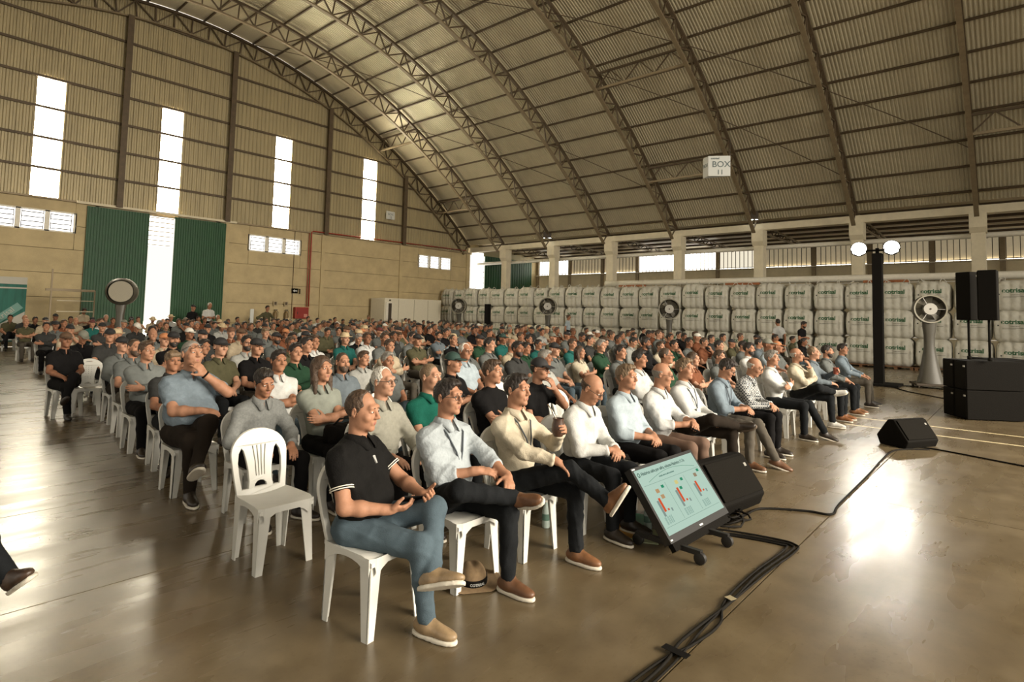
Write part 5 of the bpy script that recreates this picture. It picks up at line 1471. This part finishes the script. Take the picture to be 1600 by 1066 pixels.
def wear(r, HM, head, hi, beard=False, glasses=False, hk=None, brows=False):
    """hair, cap or hat, eyebrows ... as children of the person"""
    hk = hk or (STY[head][1] if head in STY else 'd')
    if head in STY: add_child('hair', hair_mesh(STY[head][0], hi), r, HM, hairm(hk))
    elif head in ('st', 'bh'): add_child('hat', hair_mesh('hat', hi), r, HM, mat('hat_' + head, HATC[head], .85, var=.2, scale=40)); 
    else: add_child('cap', hair_mesh('cap', hi), r, HM, mat('hat_' + head, HATC[head], .8, var=.1, scale=30))
    if head not in STY and hi: add_child('hair', hair_mesh('bald_fringe', True), r, HM, hairm(hk))
    if hi or brows:
        for s in (-1, 1): add_child('eyebrow', hair_mesh('brow%d' % s, hi), r, HM, hairm(hk))
    if beard: add_child('beard', hair_mesh('beard', hi), r, HM, hairm(hk if hk != 'w' else 'g'))
    if glasses: add_child('glasses', GLASSES, r, HM)
    if brows and not hi:
        for s in (-1, 1): add_child('eye', EYE, r, HM @ Matrix.Translation((s * .033, -.0875, .0115)), EYE_DARK)
    if hi:
        for s in (-1, 1):
            e = add_child('eye', EYE, r, HM @ Matrix.Translation((s * .033, -.0885, .0115)) @ Matrix.Rotation(s * -.12, 4, 'Z')); add_child('iris', IRIS, e, Matrix.Translation((.001, -.0060, .0)))
        if not beard: add_child('lips', LIPS, r, HM)
CHECK = None
def check_mat():
    m = bpy.data.materials.new('checked_cloth'); m.use_nodes = True; nt = m.node_tree; b = nt.nodes['Principled BSDF']; b.inputs['Roughness'].default_value = .85
    tc = nt.nodes.new('ShaderNodeTexCoord'); ck = nt.nodes.new('ShaderNodeTexChecker'); ck.inputs['Scale'].default_value = 46; ck.inputs['Color1'].default_value = (.42, .42, .40, 1); ck.inputs['Color2'].default_value = (.05, .055, .06, 1)
    nt.links.new(tc.outputs['Object'], ck.inputs['Vector']); nt.links.new(ck.outputs['Color'], b.inputs['Base Color']); return m
def detailed(pos, rz, label, pose, shirt, trousers, shoe, head, skin=0, beard=False, glasses=False, hs=.0055, hc=.010, scale=.945, hk=None, sole=(.62, .57, .47), group='seated audience', trim=None, collar=None):
    P = person_parts(pose, hs, hc, legs='hi')
    me = np_mesh('person', *P['body'], mats=[SKINS[skin]])
    r = inst('person', me, loc=pos); r.rotation_euler = (0, 0, rz); r.scale = (scale,) * 3; tag(r, label, 'person', group)
    sm = shirt if not isinstance(shirt, str) else cloth(shirt)
    inst('shirt', np_mesh('shirt', *P['shirt'], mats=[sm]), r)
    if 'collar' in P: inst('collar', np_mesh('collar', *P['collar'], mats=[collar or sm]), r)
    inst('trousers', np_mesh('trousers', *P['trousers'], mats=[trousers]), r)
    for a, b in zip(P['shoe'], P['sole']):
        s = inst('shoe', np_mesh('shoe', *a, mats=[mat('shoe_%s' % (str(shoe)), shoe, .45, var=.25, scale=25)]), r); inst('sole', np_mesh('sole', *b, mats=[mat('sole_%s' % str(sole), sole, .7, var=.1)]), s)
    wear(r, head_matrix(P), head, True, beard, glasses, hk)
    if trim:                                                       # pale stripes round the sleeve ends
        for s in (-1, 1):
            S, E, W, key = P['arm'][s]; u = _n(E - S)
            for q in (.60, .645):
                c = S + (E - S) * q; a, b = _basis(u); th = .6 + .4 * pose.get('fat', 1)
                MB().tube([tuple(c + (a * math.cos(t) + b * math.sin(t)) * (.0655 * th)) for t in [2 * math.pi * k / 24 for k in range(24)]], .0035, 5, closed=True).build('sleeve_stripe', M_WHITE, r, smooth=True)
    return r, P
def lanyard(r, P, badge=True, col=(.05, .06, .07)):
    nb, fw, sp, sd, up = P['nb'], P['fw'], P['sp'], P['sd'], P['up']
    pts = [nb - fw * .06 + sp * .04, nb + sd * -.075 + sp * .015, up(.42) + sd * -.075 + fw * .118, up(.30) + sd * -.03 + fw * .150, up(.20) + fw * .155, up(.30) + sd * .03 + fw * .150, up(.42) + sd * .075 + fw * .118, nb + sd * .075 + sp * .015]
    l = MB().tube([tuple(p) for p in pts], .006, 6, closed=True).build('lanyard', mat('lanyard_%s' % str(col), col, .7), r, smooth=True)
    if badge:
        c = up(.145) + fw * .165; Rm = Matrix(np.stack([P['sd'], -P['fw'], P['sp']], 1).tolist())
        MB().box(tuple(c), (.085, .006, .11), Rm).build('badge', mat('badge_card', (.62, .64, .60), .4), l)
def hand_world(r, P, s, off=(0, 0, 0)):
    W, f, n = P['hand%d' % s]; f = _n(f); n = _n(n - f * (n @ f)); p = W + f * (.09 + off[0]) + n * (.026 + off[1]) + np.cross(f, n) * off[2]
    return Matrix.LocRotScale(r.location, r.rotation_euler.to_quaternion(), r.scale) @ Vector(p.tolist()), Matrix(np.stack([np.cross(f, n), f, n], 1).tolist())
def phone(r, P, s, label, tilt=0., off=(.015, .016, 0)):
    w, Rm = hand_world(r, P, s, off); o = empty('phone', w); o.rotation_euler = (r.rotation_euler.to_matrix() @ Rm @ Matrix.Rotation(tilt, 3, 'Z')).to_euler()
    tag(o, label, 'phone', 'phones in hands'); MB().box((0, 0, 0), (.072, .15, .009)).build('case', M_BLACK, o, bevel=.004); MB().box((0, 0, .0052), (.064, .138, .001)).build('display', mat('phone_glass', (.03, .03, .035), .12), o); return o
T_JEANS = mat('blue_jeans', (.075, .105, .125), .9, spec=.12, var=.28, scale=7, bump=.2, bscale=180); T_DARK = mat('dark_jeans', (.010, .011, .012), .9, spec=.12, var=.3, scale=7, bump=.2, bscale=180); T_BLACK = mat('black_trousers', (.006, .0055, .0055), .9, spec=.12, var=.2, scale=8); T_BROWN = mat('brown_trousers', (.15, .095, .068), .9, spec=.12, var=.15, scale=10); T_GREY = mat('grey_trousers', (.085, .074, .058), .9, spec=.12, var=.15, scale=10); T_DB = mat('dark_brown_trousers', (.018, .013, .009), .9, spec=.12, var=.2, scale=9)
HY = .10        # head sits this far behind the seat reference
ROWY = [2.88 + 1.03 * k for k in range(25)]
def seat_pos(x, y): return (x, y - HY, 0)
TAN = (.27, .185, .10); BRN = (.13, .060, .028); DRK = (.022, .015, .010)
def front(i, x, y, label, pose, shirt, tr, shoe, head, **kw):
    r, P = detailed(seat_pos(x, y), kw.pop('rz', 0.), label, dict(pose, seed=i, hyaw=pose.get('hyaw', 0.) - .12), shirt, tr, shoe, head, **kw)
    return r, P
A1 = dict(hs=.0051, hc=.0098); A2 = dict(hs=.0075, hc=.0130); A3 = dict(hs=.0094, hc=.0155)
# ---- front row
r, P = front(1, 2.02, 2.92, 'person in black polo shirt and blue jeans using a phone at the front corner', dict(rl='support', ll='crosslow', ra=('phone', (-.09, -.19, .665)), la=('phone', (.10, -.30, .715)), lean=-.13, fat=1.12, belly=.7, hyaw=.20, hpitch=.10, hfat=1.08, sleeve='short', sleeve_len=.66, fold=.006), mat('black_polo', (.008, .0075, .007), .9, spec=.12, var=.2, scale=14, bump=.25, bscale=120), T_JEANS, TAN, 'receding', hk='b', trim=True, rz=.36, scale=.935, **A1)
phone(r, P, -1, 'black phone held by the person in the black polo', .25, (.055, .022, 0))
o = inst('chest_print', text_mesh('chest_print', 'COOPERATIVA', .016, M_WHITE, .001, bold=.0006), r); c = P['up'](.30) + P['fw'] * .128 + P['sd'] * .055; o.matrix_local = Matrix.Translation(c.tolist()) @ Matrix.Rotation(math.pi / 2 - .15, 4, 'X')
MB().prism([(-.022, .0), (.022, .0), (.004, -.10), (-.004, -.10)], -.004, .004, Matrix.Translation((P['up'](.435) + P['fw'] * .108).tolist()) @ Matrix.Rotation(-.55, 4, 'X')).build('placket', mat('placket_grey', (.34, .34, .32), .8), r)
r, P = front(2, 2.68, 2.93, 'person with glasses in pale blue shirt with hand on knee, beside the black polo', dict(rl='four', ll='support', ra=(.02, -.20, .74), la=(.16, -.36, .70), lean=-.12, fat=1.06, belly=.4, hyaw=.28, sleeve='rolled', fold=.011, hfat=1.03), mat('pale_blue_shirt', (.33, .365, .38), .85, var=.1, scale=14, bump=.3, bscale=60), T_DARK, BRN, 'hd', hk='d', glasses=True, **A1); lanyard(r, P, False)
r, P = front(3, 3.33, 2.88, 'person in ivory shirt sipping from a gourd in the front row', dict(rl='crossout', ll='support', ra=('knee', (-.04, -.34, .735)), la=('cup', (.13, -.25, .91)), lean=-.12, hyaw=.22, sleeve='long', fold=.011), 'ivory', T_DARK, (.19, .085, .035), 'hd', hk='d', **A1); lanyard(r, P, False)
w, Rm = hand_world(r, P, 1, (-.015, .026, 0)); g_ = empty('drinking_gourd', w - Vector((0, 0, .045))); g_.scale = (1.15,) * 3; tag(g_, 'dark brown drinking gourd with straw in the hand of the ivory shirt', 'gourd'); MB().lathe([(0, -.005), (.028, 0), (.042, .035), (.040, .07), (.033, .095), (.036, .11), (.030, .11), (.028, .09)], 18, cap=False).build('cup', mat('gourd_brown', (.055, .026, .014), .4), g_, smooth='angle'); MB().tube([(.01, 0, .06), (-.01, .04, .15), (-.02, .07, .19)], .004, 6).build('straw', mat('straw_metal', (.5, .45, .36), .3, .8), g_, smooth=True)
r, P = front(4, 4.05, 2.86, 'person in white shirt with thinning hair looking down at a phone, front row', dict(ra=(-.03, -.30, .685), la=(.06, -.30, .685), lean=.16, hpitch=.55, hyaw=.25, sleeve='long', fold=.011), 'w', T_DARK, DRK, 'ba', hk='b', glasses=True, **A2); phone(r, P, -1, 'phone in the hands of the person in white with thinning hair')
r, P = front(5, 4.85, 2.88, 'person in light blue shirt and black trousers with folded hands, front row', dict(ra='lap', la='lap', lean=-.02, hyaw=.12, fat=1.10, belly=.5, sleeve='rolled', hfat=1.06), 'lb', T_BLACK, DRK, 'hb', hk='n', **A2)
r, P = front(6, 5.42, 2.85, 'balding person with glasses in white shirt and brown trousers, front row', dict(ra=(-.02, -.30, .72), la=(.08, -.32, .74), lean=.05, hyaw=.45, hpitch=.18, belly=.4, sleeve='rolled'), mat('white_plaid', (.46, .46, .445), .85, var=.2, scale=40), T_BROWN, BRN, 'ba', hk='g', glasses=True, **A2); phone(r, P, 1, 'phone held up by the balding person in brown trousers')
r, P = front(7, 6.25, 2.88, 'person in white shirt with name badge and crossed leg, front row', dict(rl='four', ll='support', ra='lap', la='lap', lean=-.16, hyaw=.10, sleeve='long'), 'w', T_DB, DRK, 'hb', hk='n', sole=(.10, .07, .045), **A2); lanyard(r, P)
r, P = front(8, 7.0, 2.86, 'person in blue-grey shirt and grey trousers bent over a phone, front row', dict(ra=(-.03, -.30, .70), la=(.06, -.31, .70), lean=.12, hpitch=.50, hyaw=.22, sleeve='rolled', ll='fwd'), 'blue2', T_GREY, BRN, 'hd', glasses=True, **A2); lanyard(r, P); phone(r, P, 1, 'phone held by the person bent forward in blue-grey')
r, P = front(9, 7.78, 2.88, 'white-haired person in checked shirt leaning forward with clasped hands', dict(ra=(-.02, -.36, .66), la=(.03, -.36, .67), lean=.30, hpitch=.42, hyaw=.2, sleeve='long'), check_mat(), T_BLACK, DRK, 'ba', hk='w', glasses=True, **A2)
front(10, 9.27, 2.88, 'person in white shirt and jeans with folded arms, front row', dict(ra='cross', la='cross', lean=-.16, hyaw=.05, sleeve='long', ll='fwd'), 'w', T_DARK, DRK, 'hg', **A3)
front(11, 10.5, 2.88, 'person in cream shirt with hand at mouth and white sneakers, front row', dict(ra='cross', la='chin', rl='four', ll='support', lean=-.12, hyaw=.2, sleeve='long'), 'cr', T_DARK, (.55, .53, .48), 'ba', hk='w', glasses=True, **A3)
r, P = front(12, 11.5, 2.88, 'fair person in blue-grey shirt holding a red cup, front row', dict(ra='lap', la='cup', lean=-.10, hyaw=.25, sleeve='long'), 'bl', T_DARK, (.20, .08, .03), 'hw', hk='n', skin=2, **A3)
w, Rm = hand_world(r, P, 1, (-.03, .015, 0)); o = MB().lathe([(0, -.05), (.036, -.05), (.048, .07), (.044, .07), (.034, -.04)], 16, cap=False).build('red_cup', mat('red_clay', (.25, .06, .03), .5), smooth='angle'); o.location = w; tag(o, 'red-brown cup in the hand of the fair person', 'cup')
front(13, 12.5, 2.88, 'bearded person in grey shirt near the end of the front row', dict(ra='thigh', la='lap', lean=-.12, hyaw=.2, sleeve='long'), 'g', T_DARK, (.17, .075, .03), 'hd', beard=True, **A3)
r, P = front(14, 13.85, 2.88, 'person in blue-grey shirt with a badge, last in the front row', dict(ra='thigh', la='thigh', lean=-.15, hyaw=-.05, sleeve='long', ll='wide'), 'blue2', T_GREY, DRK, 'hd', **A3); lanyard(r, P)
# ---- notable people behind
r, P = front(21, 2.16, 5.97, 'heavy person in blue short-sleeved shirt, hand over mouth, glasses pushed up', dict(ra=(-.02, -.27, .74), la='mouth', rl='flat', ll='crossk', lean=-.10, fat=1.28, belly=1.0, hyaw=.25, hpitch=-.12, hfat=1.1, sleeve='short', sleeve_len=.72), 'blue2', T_DB, DRK, 'bz', glasses=False, scale=1.04, hk='g', **A2); phone(r, P, -1, 'phone in the lap of the heavy person in blue')
HMt = head_matrix(P); add_child('glasses', GLASSES, r, HMt @ Matrix.Translation((0, .012, .034)) @ Matrix.Rotation(-.2, 4, 'X'))
MB().tube([tuple(P['arm'][1][2] + (lambda a, b: a * math.cos(t) + b * math.sin(t))(*_basis(_n(P['arm'][1][2] - P['arm'][1][1]))) * .031) for t in [2 * math.pi * k / 16 for k in range(16)]], .009, 6, closed=True).build('wristwatch', M_BLACK, r, smooth=True)
front(22, 2.31, 4.94, 'dark-haired person in grey shirt sitting behind the empty chair', dict(ra='thigh', la='knee', lean=.16, hyaw=.15, hpitch=.30, hroll=-.12, sleeve='long', ll='wide'), mat('grey_check', (.17, .175, .165), .85, var=.25, scale=60), T_BLACK, DRK, 'hd', skin=1, scale=.92, **A2)
r, P = front(23, 2.92, 4.94, 'person with long brown hair in grey-green blouse, dark bag on lap', dict(ra='cross', la='cross', lean=-.10, hyaw=.22, sleeve='short', sleeve_len=.6, fat=.90, jaw=.88), mat('sage_blouse', (.22, .235, .195), .8, var=.15, scale=14), T_BLACK, DRK, 'lo', skin=0, scale=.96, **A2)
hbg = empty('handbag', (2.92, 4.52, .56)); tag(hbg, 'black handbag on the lap of the long-haired person', 'bag'); inst('pouch', np_mesh('pouch', *sdf_mesh([rbox((0, 0, .07), (.17, .09, .08), .05), folds(8, .01, .1)], .014), [M_BLACK]), hbg); MB().tube([(-.12, 0, .13), (-.06, -.03, .20), (.06, -.03, .20), (.12, 0, .13)], .009, 6).build('strap', M_BLACK, hbg, smooth=True)
front(24, 2.85, 3.91, 'white-haired person with glasses in grey blazer over white shirt, second row', dict(ra='thigh', la='thigh', lean=-.08, hyaw=.35, sleeve='long'), mat('grey_blazer', (.27, .26, .21), .85, var=.15, scale=40), T_BLACK, DRK, 'hw', glasses=True, skin=2, **A2)
front(25, 3.38, 3.93, 'reddish-haired person in bright green polo shirt, second row', dict(ra='lap', la='thigh', lean=-.12, hyaw=.30, sleeve='short'), 'green', T_DARK, DRK, 'bz', hk='n', skin=2, **A2)
front(26, 4.16, 3.93, 'brown-haired person in black t-shirt with folded arms, second row', dict(ra='cross', la='cross', lean=-.10, hyaw=.35, sleeve='short', collar=False), 'k', T_DARK, DRK, 'hb', **A2)
front(27, 4.80, 3.91, 'person in black t-shirt, black cap and glasses with hand on chin', dict(ra='lap', la='chin', lean=.02, hyaw=.28, sleeve='short', collar=False, hpitch=.08), 'k', T_DARK, DRK, 'ck', glasses=True, **A2)
front(28, 4.58, 4.94, 'person in black shirt and dark green cap with pale badge, third row', dict(ra='cross', la='lap', lean=-.10, hyaw=.35, sleeve='short'), 'k', T_DARK, DRK, 'ct', **A2)
front(29, 2.38, 8.03, 'person in dark grey sweater with arms folded low at the left aisle', dict(ra='cross', la='cross', lean=-.05, hyaw=.35, hroll=-.1, sleeve='long'), mat('grey_sweater', (.14, .15, .14), .9, var=.1, scale=30), T_BLACK, DRK, 'hd', beard=False, hk='b', scale=.965, **A2)
# legs of a person across the left aisle, cut by the picture edge
r, P = front(30, .34, 4.50, 'person at the left picture edge, only a brown shoe and a knee in view', dict(ra='thigh', la='thigh', rl='crossk', ll='support', lean=-.2, sleeve='short'), 'dg', T_DARK, (.05, .028, .016), 'hd', rz=.18, **A3)
# ---- chairs of the detailed people and the empty ones
for (x, y, rz, k, lb) in ([(x if x > 2.1 else 2.01, 2.80 if x > 2.1 else 2.77, 0 if x > 2.1 else .12, 'slot', 'white plastic chair in the front row, %s seat from the empty chair side' % ORD[i]) for i, x in enumerate((2.0, 2.70, 3.33, 4.05, 4.85, 5.42, 6.25, 7.0, 7.78, 9.27, 10.5, 11.5, 12.5, 13.85))] +
        [(2.16, 5.90, 0, 'slot', 'white plastic chair under the heavy person in blue'), (2.31, 4.86, 0, 'slot', 'white plastic chair behind the empty one'), (2.92, 4.86, 0, 'slot', 'white plastic chair of the long-haired person'), (2.85, 3.83, 0, 'slot', 'white plastic chair of the person in the blazer'), (3.40, 3.84, 0, 'slot', 'white plastic chair of the person in green'), (4.16, 3.83, 0, 'slot', 'white plastic chair of the person with folded black sleeves'), (4.80, 3.83, 0, 'slot', 'white plastic chair of the person with black cap and glasses'), (4.58, 4.86, 0, 'slot', 'white plastic chair of the person in the dark green cap'), (2.38, 7.95, 0, 'slot', 'white plastic chair of the person in the grey sweater'), (.34, 4.44, .18, 'slot', 'white plastic chair across the aisle at the picture edge'),
         (1.98, 3.88, .0, 'slot', 'empty white plastic chair with slotted back in the second row'), (2.48, 11.0, -.25, 'grid', 'empty white plastic chair with perforated back beside the left aisle'), (3.75, 4.88, .1, 'slot', 'empty white plastic chair behind the person in green'), (5.6, 4.86, .1, 'slot', 'empty white plastic chair in the third row, middle'), (5.5, 3.85, 0, 'slot', 'empty white plastic chair in the second row, behind light blue shirt')]):
    chair((x, y, 0), rz, lb, True, k)
# ------------------------------------------------------------------ the rest of the audience: shared bodies, own colours
POSES = [dict(ra='lap', la='lap', hyaw=.10, sleeve='short'), dict(ra='cross', la='cross', hyaw=.05, sleeve='short', lean=-.12), dict(ra='thigh', la='thigh', hyaw=.20, sleeve='long'), dict(ra='lap', la='chin', hyaw=.10, sleeve='short', lean=.02), dict(ra='lap', la='lap', hpitch=.38, hyaw=.08, lean=.10, sleeve='long'), dict(ra='cross', la='cross', hyaw=-.08, sleeve='long', lean=-.16), dict(ra='thigh', la='lap', hyaw=.0, sleeve='short', fat=1.15, belly=.6, ll='crossk', rl='support'), dict(ra='lap', la='thigh', hyaw=.28, sleeve='short', hroll=.08)]
BODY = []
for i, p in enumerate(POSES):
    P = person_parts(dict(p, seed=40 + i), .0100, .0160, legs=True)
    v, f, mi = merge([(*P['body'], 0), (*P['shirt'], 1), (*P['collar'], 1), (*P['trousers'], 2)] + [(*s, 3) for s in P['shoe']])
    me = np_mesh('seated_body', v, f, [SKINS[0], M_BLACK, T_DARK, M_BLACK], mi); BODY.append((me, head_matrix(P)))
SHOES = mat('far_shoes', (.02, .014, .010), .5); TR = [T_DARK, T_BLACK, T_DB, T_GREY, T_JEANS]
rows = {}
for ln in CROWD.strip().split('\n'):
    a = ln.split(); rows.setdefault(int(a[0]), []).append((float(a[1]), float(a[2]), a[3], a[4], a[5]))
far_x = {}
for ln in FAR_CROWD.strip().split('\n'): far_x.setdefault(int(ln.split()[0]), []).append(float(ln.split()[1]))
OTHERS = {1: [2.85, 3.40, 4.16, 4.80], 2: [2.30, 2.92, 4.55], 3: [2.16], 5: [2.38]}
rg = random.Random(21)
for k in sorted(rows):
    for x, s, sh, hd, fl_ in sorted(rows[k]):
        j = sum(q < x for q in [p[0] for p in rows[k]] + OTHERS.get(k, []) + far_x.get(k, []))
        bi = rg.choice((0, 1, 2, 3, 4, 5, 6, 7)) if hd != 'lo' else 1
        if bi == 4 and rg.random() < .5: bi = 0
        me, HM = BODY[bi]; y = ROWY[k]
        o = inst('person', me, loc=(x, y - HY + (HY + .02 - HM.translation.y), 0)); o.scale = (s,) * 3; o.rotation_euler = (0, 0, rg.uniform(-.15, .12))
        set_mats(o, [SKINS[rg.choice((0, 0, 1, 1, 2, 3))], cloth(sh), rg.choice(TR), SHOES])
        wear(o, HM, hd, False, 'B' in fl_, 'G' in fl_, brows=k < 9)
        tag(o, 'person in %s with %s, %s row, %s from the left aisle' % (CNAME[sh], HNAME[hd], ORD[k], ORD[j]), 'person', 'seated audience')
        chair((x, y - .06, 0), o.rotation_euler.z, 'white plastic chair in the %s row, %s occupied seat from the left aisle' % (ORD[k], ORD[j]), k < 3, 'slot')
# the last rows, too far to tell apart: one mesh
FAR = []
for i, p in enumerate((POSES[0], POSES[2], POSES[5])):
    P = person_parts(dict(p, seed=70 + i), .025, .042, legs=False); FAR.append((P['body'], P['shirt'], head_matrix(P)))
FARH = {s: sdf_mesh({'cap': cap_prims, 'hat': hat_prims}.get(s, lambda: hair_prims(s))(), .018) for s in ('cap', 'hat', 'short', 'bald_fringe')}
pal = [SKINS[1], SKINS[0]] + [cloth(k) for k in ('k', 'dg', 'g', 'lg', 'ol', 'be', 'w', 'gr', 'br', 'bl')] + [hairm('d'), hairm('b'), hairm('g')] + [mat('hat_' + h, HATC[h], .85, var=.2, scale=40) for h in ('ck', 'cg', 'cw', 'st', 'cb')]
pix = {m.name: i for i, m in enumerate(pal)}; parts = []
for ln in FAR_CROWD.strip().split('\n'):
    a = ln.split(); k = int(a[0]); x, s = float(a[1]), float(a[2]); b, shv, HM = rg.choice(FAR); ang = rg.uniform(-.1, .3); c_, s_ = math.cos(ang), math.sin(ang)
    Rz = np.array([[c_, -s_, 0], [s_, c_, 0], [0, 0, 1]]); off = np.array([x, ROWY[k] - HY, 0]); tf = lambda v: v @ (Rz.T * s) + off
    parts.append((tf(b[0]), b[1], rg.choice((0, 1)))); parts.append((tf(shv[0]), shv[1], pix.get('cloth_' + a[3], 3)))
    st_ = {'st': 'hat', 'bh': 'hat', 'ba': 'bald_fringe'}.get(a[4], 'cap' if a[4][0] == 'c' else 'short'); hv, hf = FARH[st_]
    hm = np.array(HM); hv2 = hv @ hm[:3, :3].T + hm[:3, 3]
    parts.append((tf(hv2), hf, pix.get('hat_' + a[4], pix['hair_' + {'hb': 'b', 'hg': 'g', 'ba': 'g'}.get(a[4], 'd')])))
v, f, mi = merge(parts); o = inst('far_crowd', np_mesh('far_crowd', v, f, pal, mi)); tag(o, 'packed heads and shoulders of the farthest seated rows', 'crowd', kind='stuff')
# ---- people standing
STAND = []
for i, p in enumerate((dict(stand=True, ra='hip', la='hip', lean=0, sleeve='long'), dict(stand=True, ra=(-.05, -.2, 1.12), la=(.06, -.2, 1.10), lean=.04, hpitch=.35, sleeve='short'), dict(stand=True, ra='side', la='side', lean=0, sleeve='short'))):
    P = person_parts(dict(p, seed=90 + i), .0125, .019, legs=True); v, f, mi = merge([(*P['body'], 0), (*P['shirt'], 1), (*P['trousers'], 2)] + [(*s, 3) for s in P['shoe']])
    STAND.append((np_mesh('standing_body', v, f, [SKINS[0], M_BLACK, T_DARK, M_BLACK], mi), head_matrix(P)))
for (i, x, y, rz, s, sh, hd, lb) in ((2, 24.3, 7.30, 2.4, 1.03, 'w', 'hd', 'person standing with back turned in white shirt before the bags'), (1, 23.6, 6.27, -.2, 1.0, 'k', 'hd', 'bearded person standing in black t-shirt before the bags'), (2, 24.3, 17.56, .3, 1.03, 'lb', 'hb', 'person standing in light blue beside the middle fan'), (1, 10.9, 28.4, .1, 1.14, 'w', 'hw', 'person standing in white before the green door'), (2, 10.07, 28.0, .3, 1.06, 'k', 'ck', 'person standing in dark clothes before the green door'), (0, 13.39, 27.8, .1, 1.09, 'ol', 'hd', 'person in olive standing with hands on hips by the gable wall'), (1, 19.56, 28.3, .6, .87, 'be', 'bn', 'person standing side-on near the white cabin'), (1, 5.89, 27.4, .2, .93, 'be', 'hd', 'person in beige standing behind the back rows near the pipe frame')):
    me, HM = STAND[i]; o = inst('person', me, loc=(x, y, 0)); o.rotation_euler = (0, 0, rz); o.scale = (s,) * 3; set_mats(o, [SKINS[1], cloth(sh), rg.choice(TR), SHOES]); wear(o, HM, hd, False, 'bearded' in lb); tag(o, lb, 'person', 'people standing at the back')
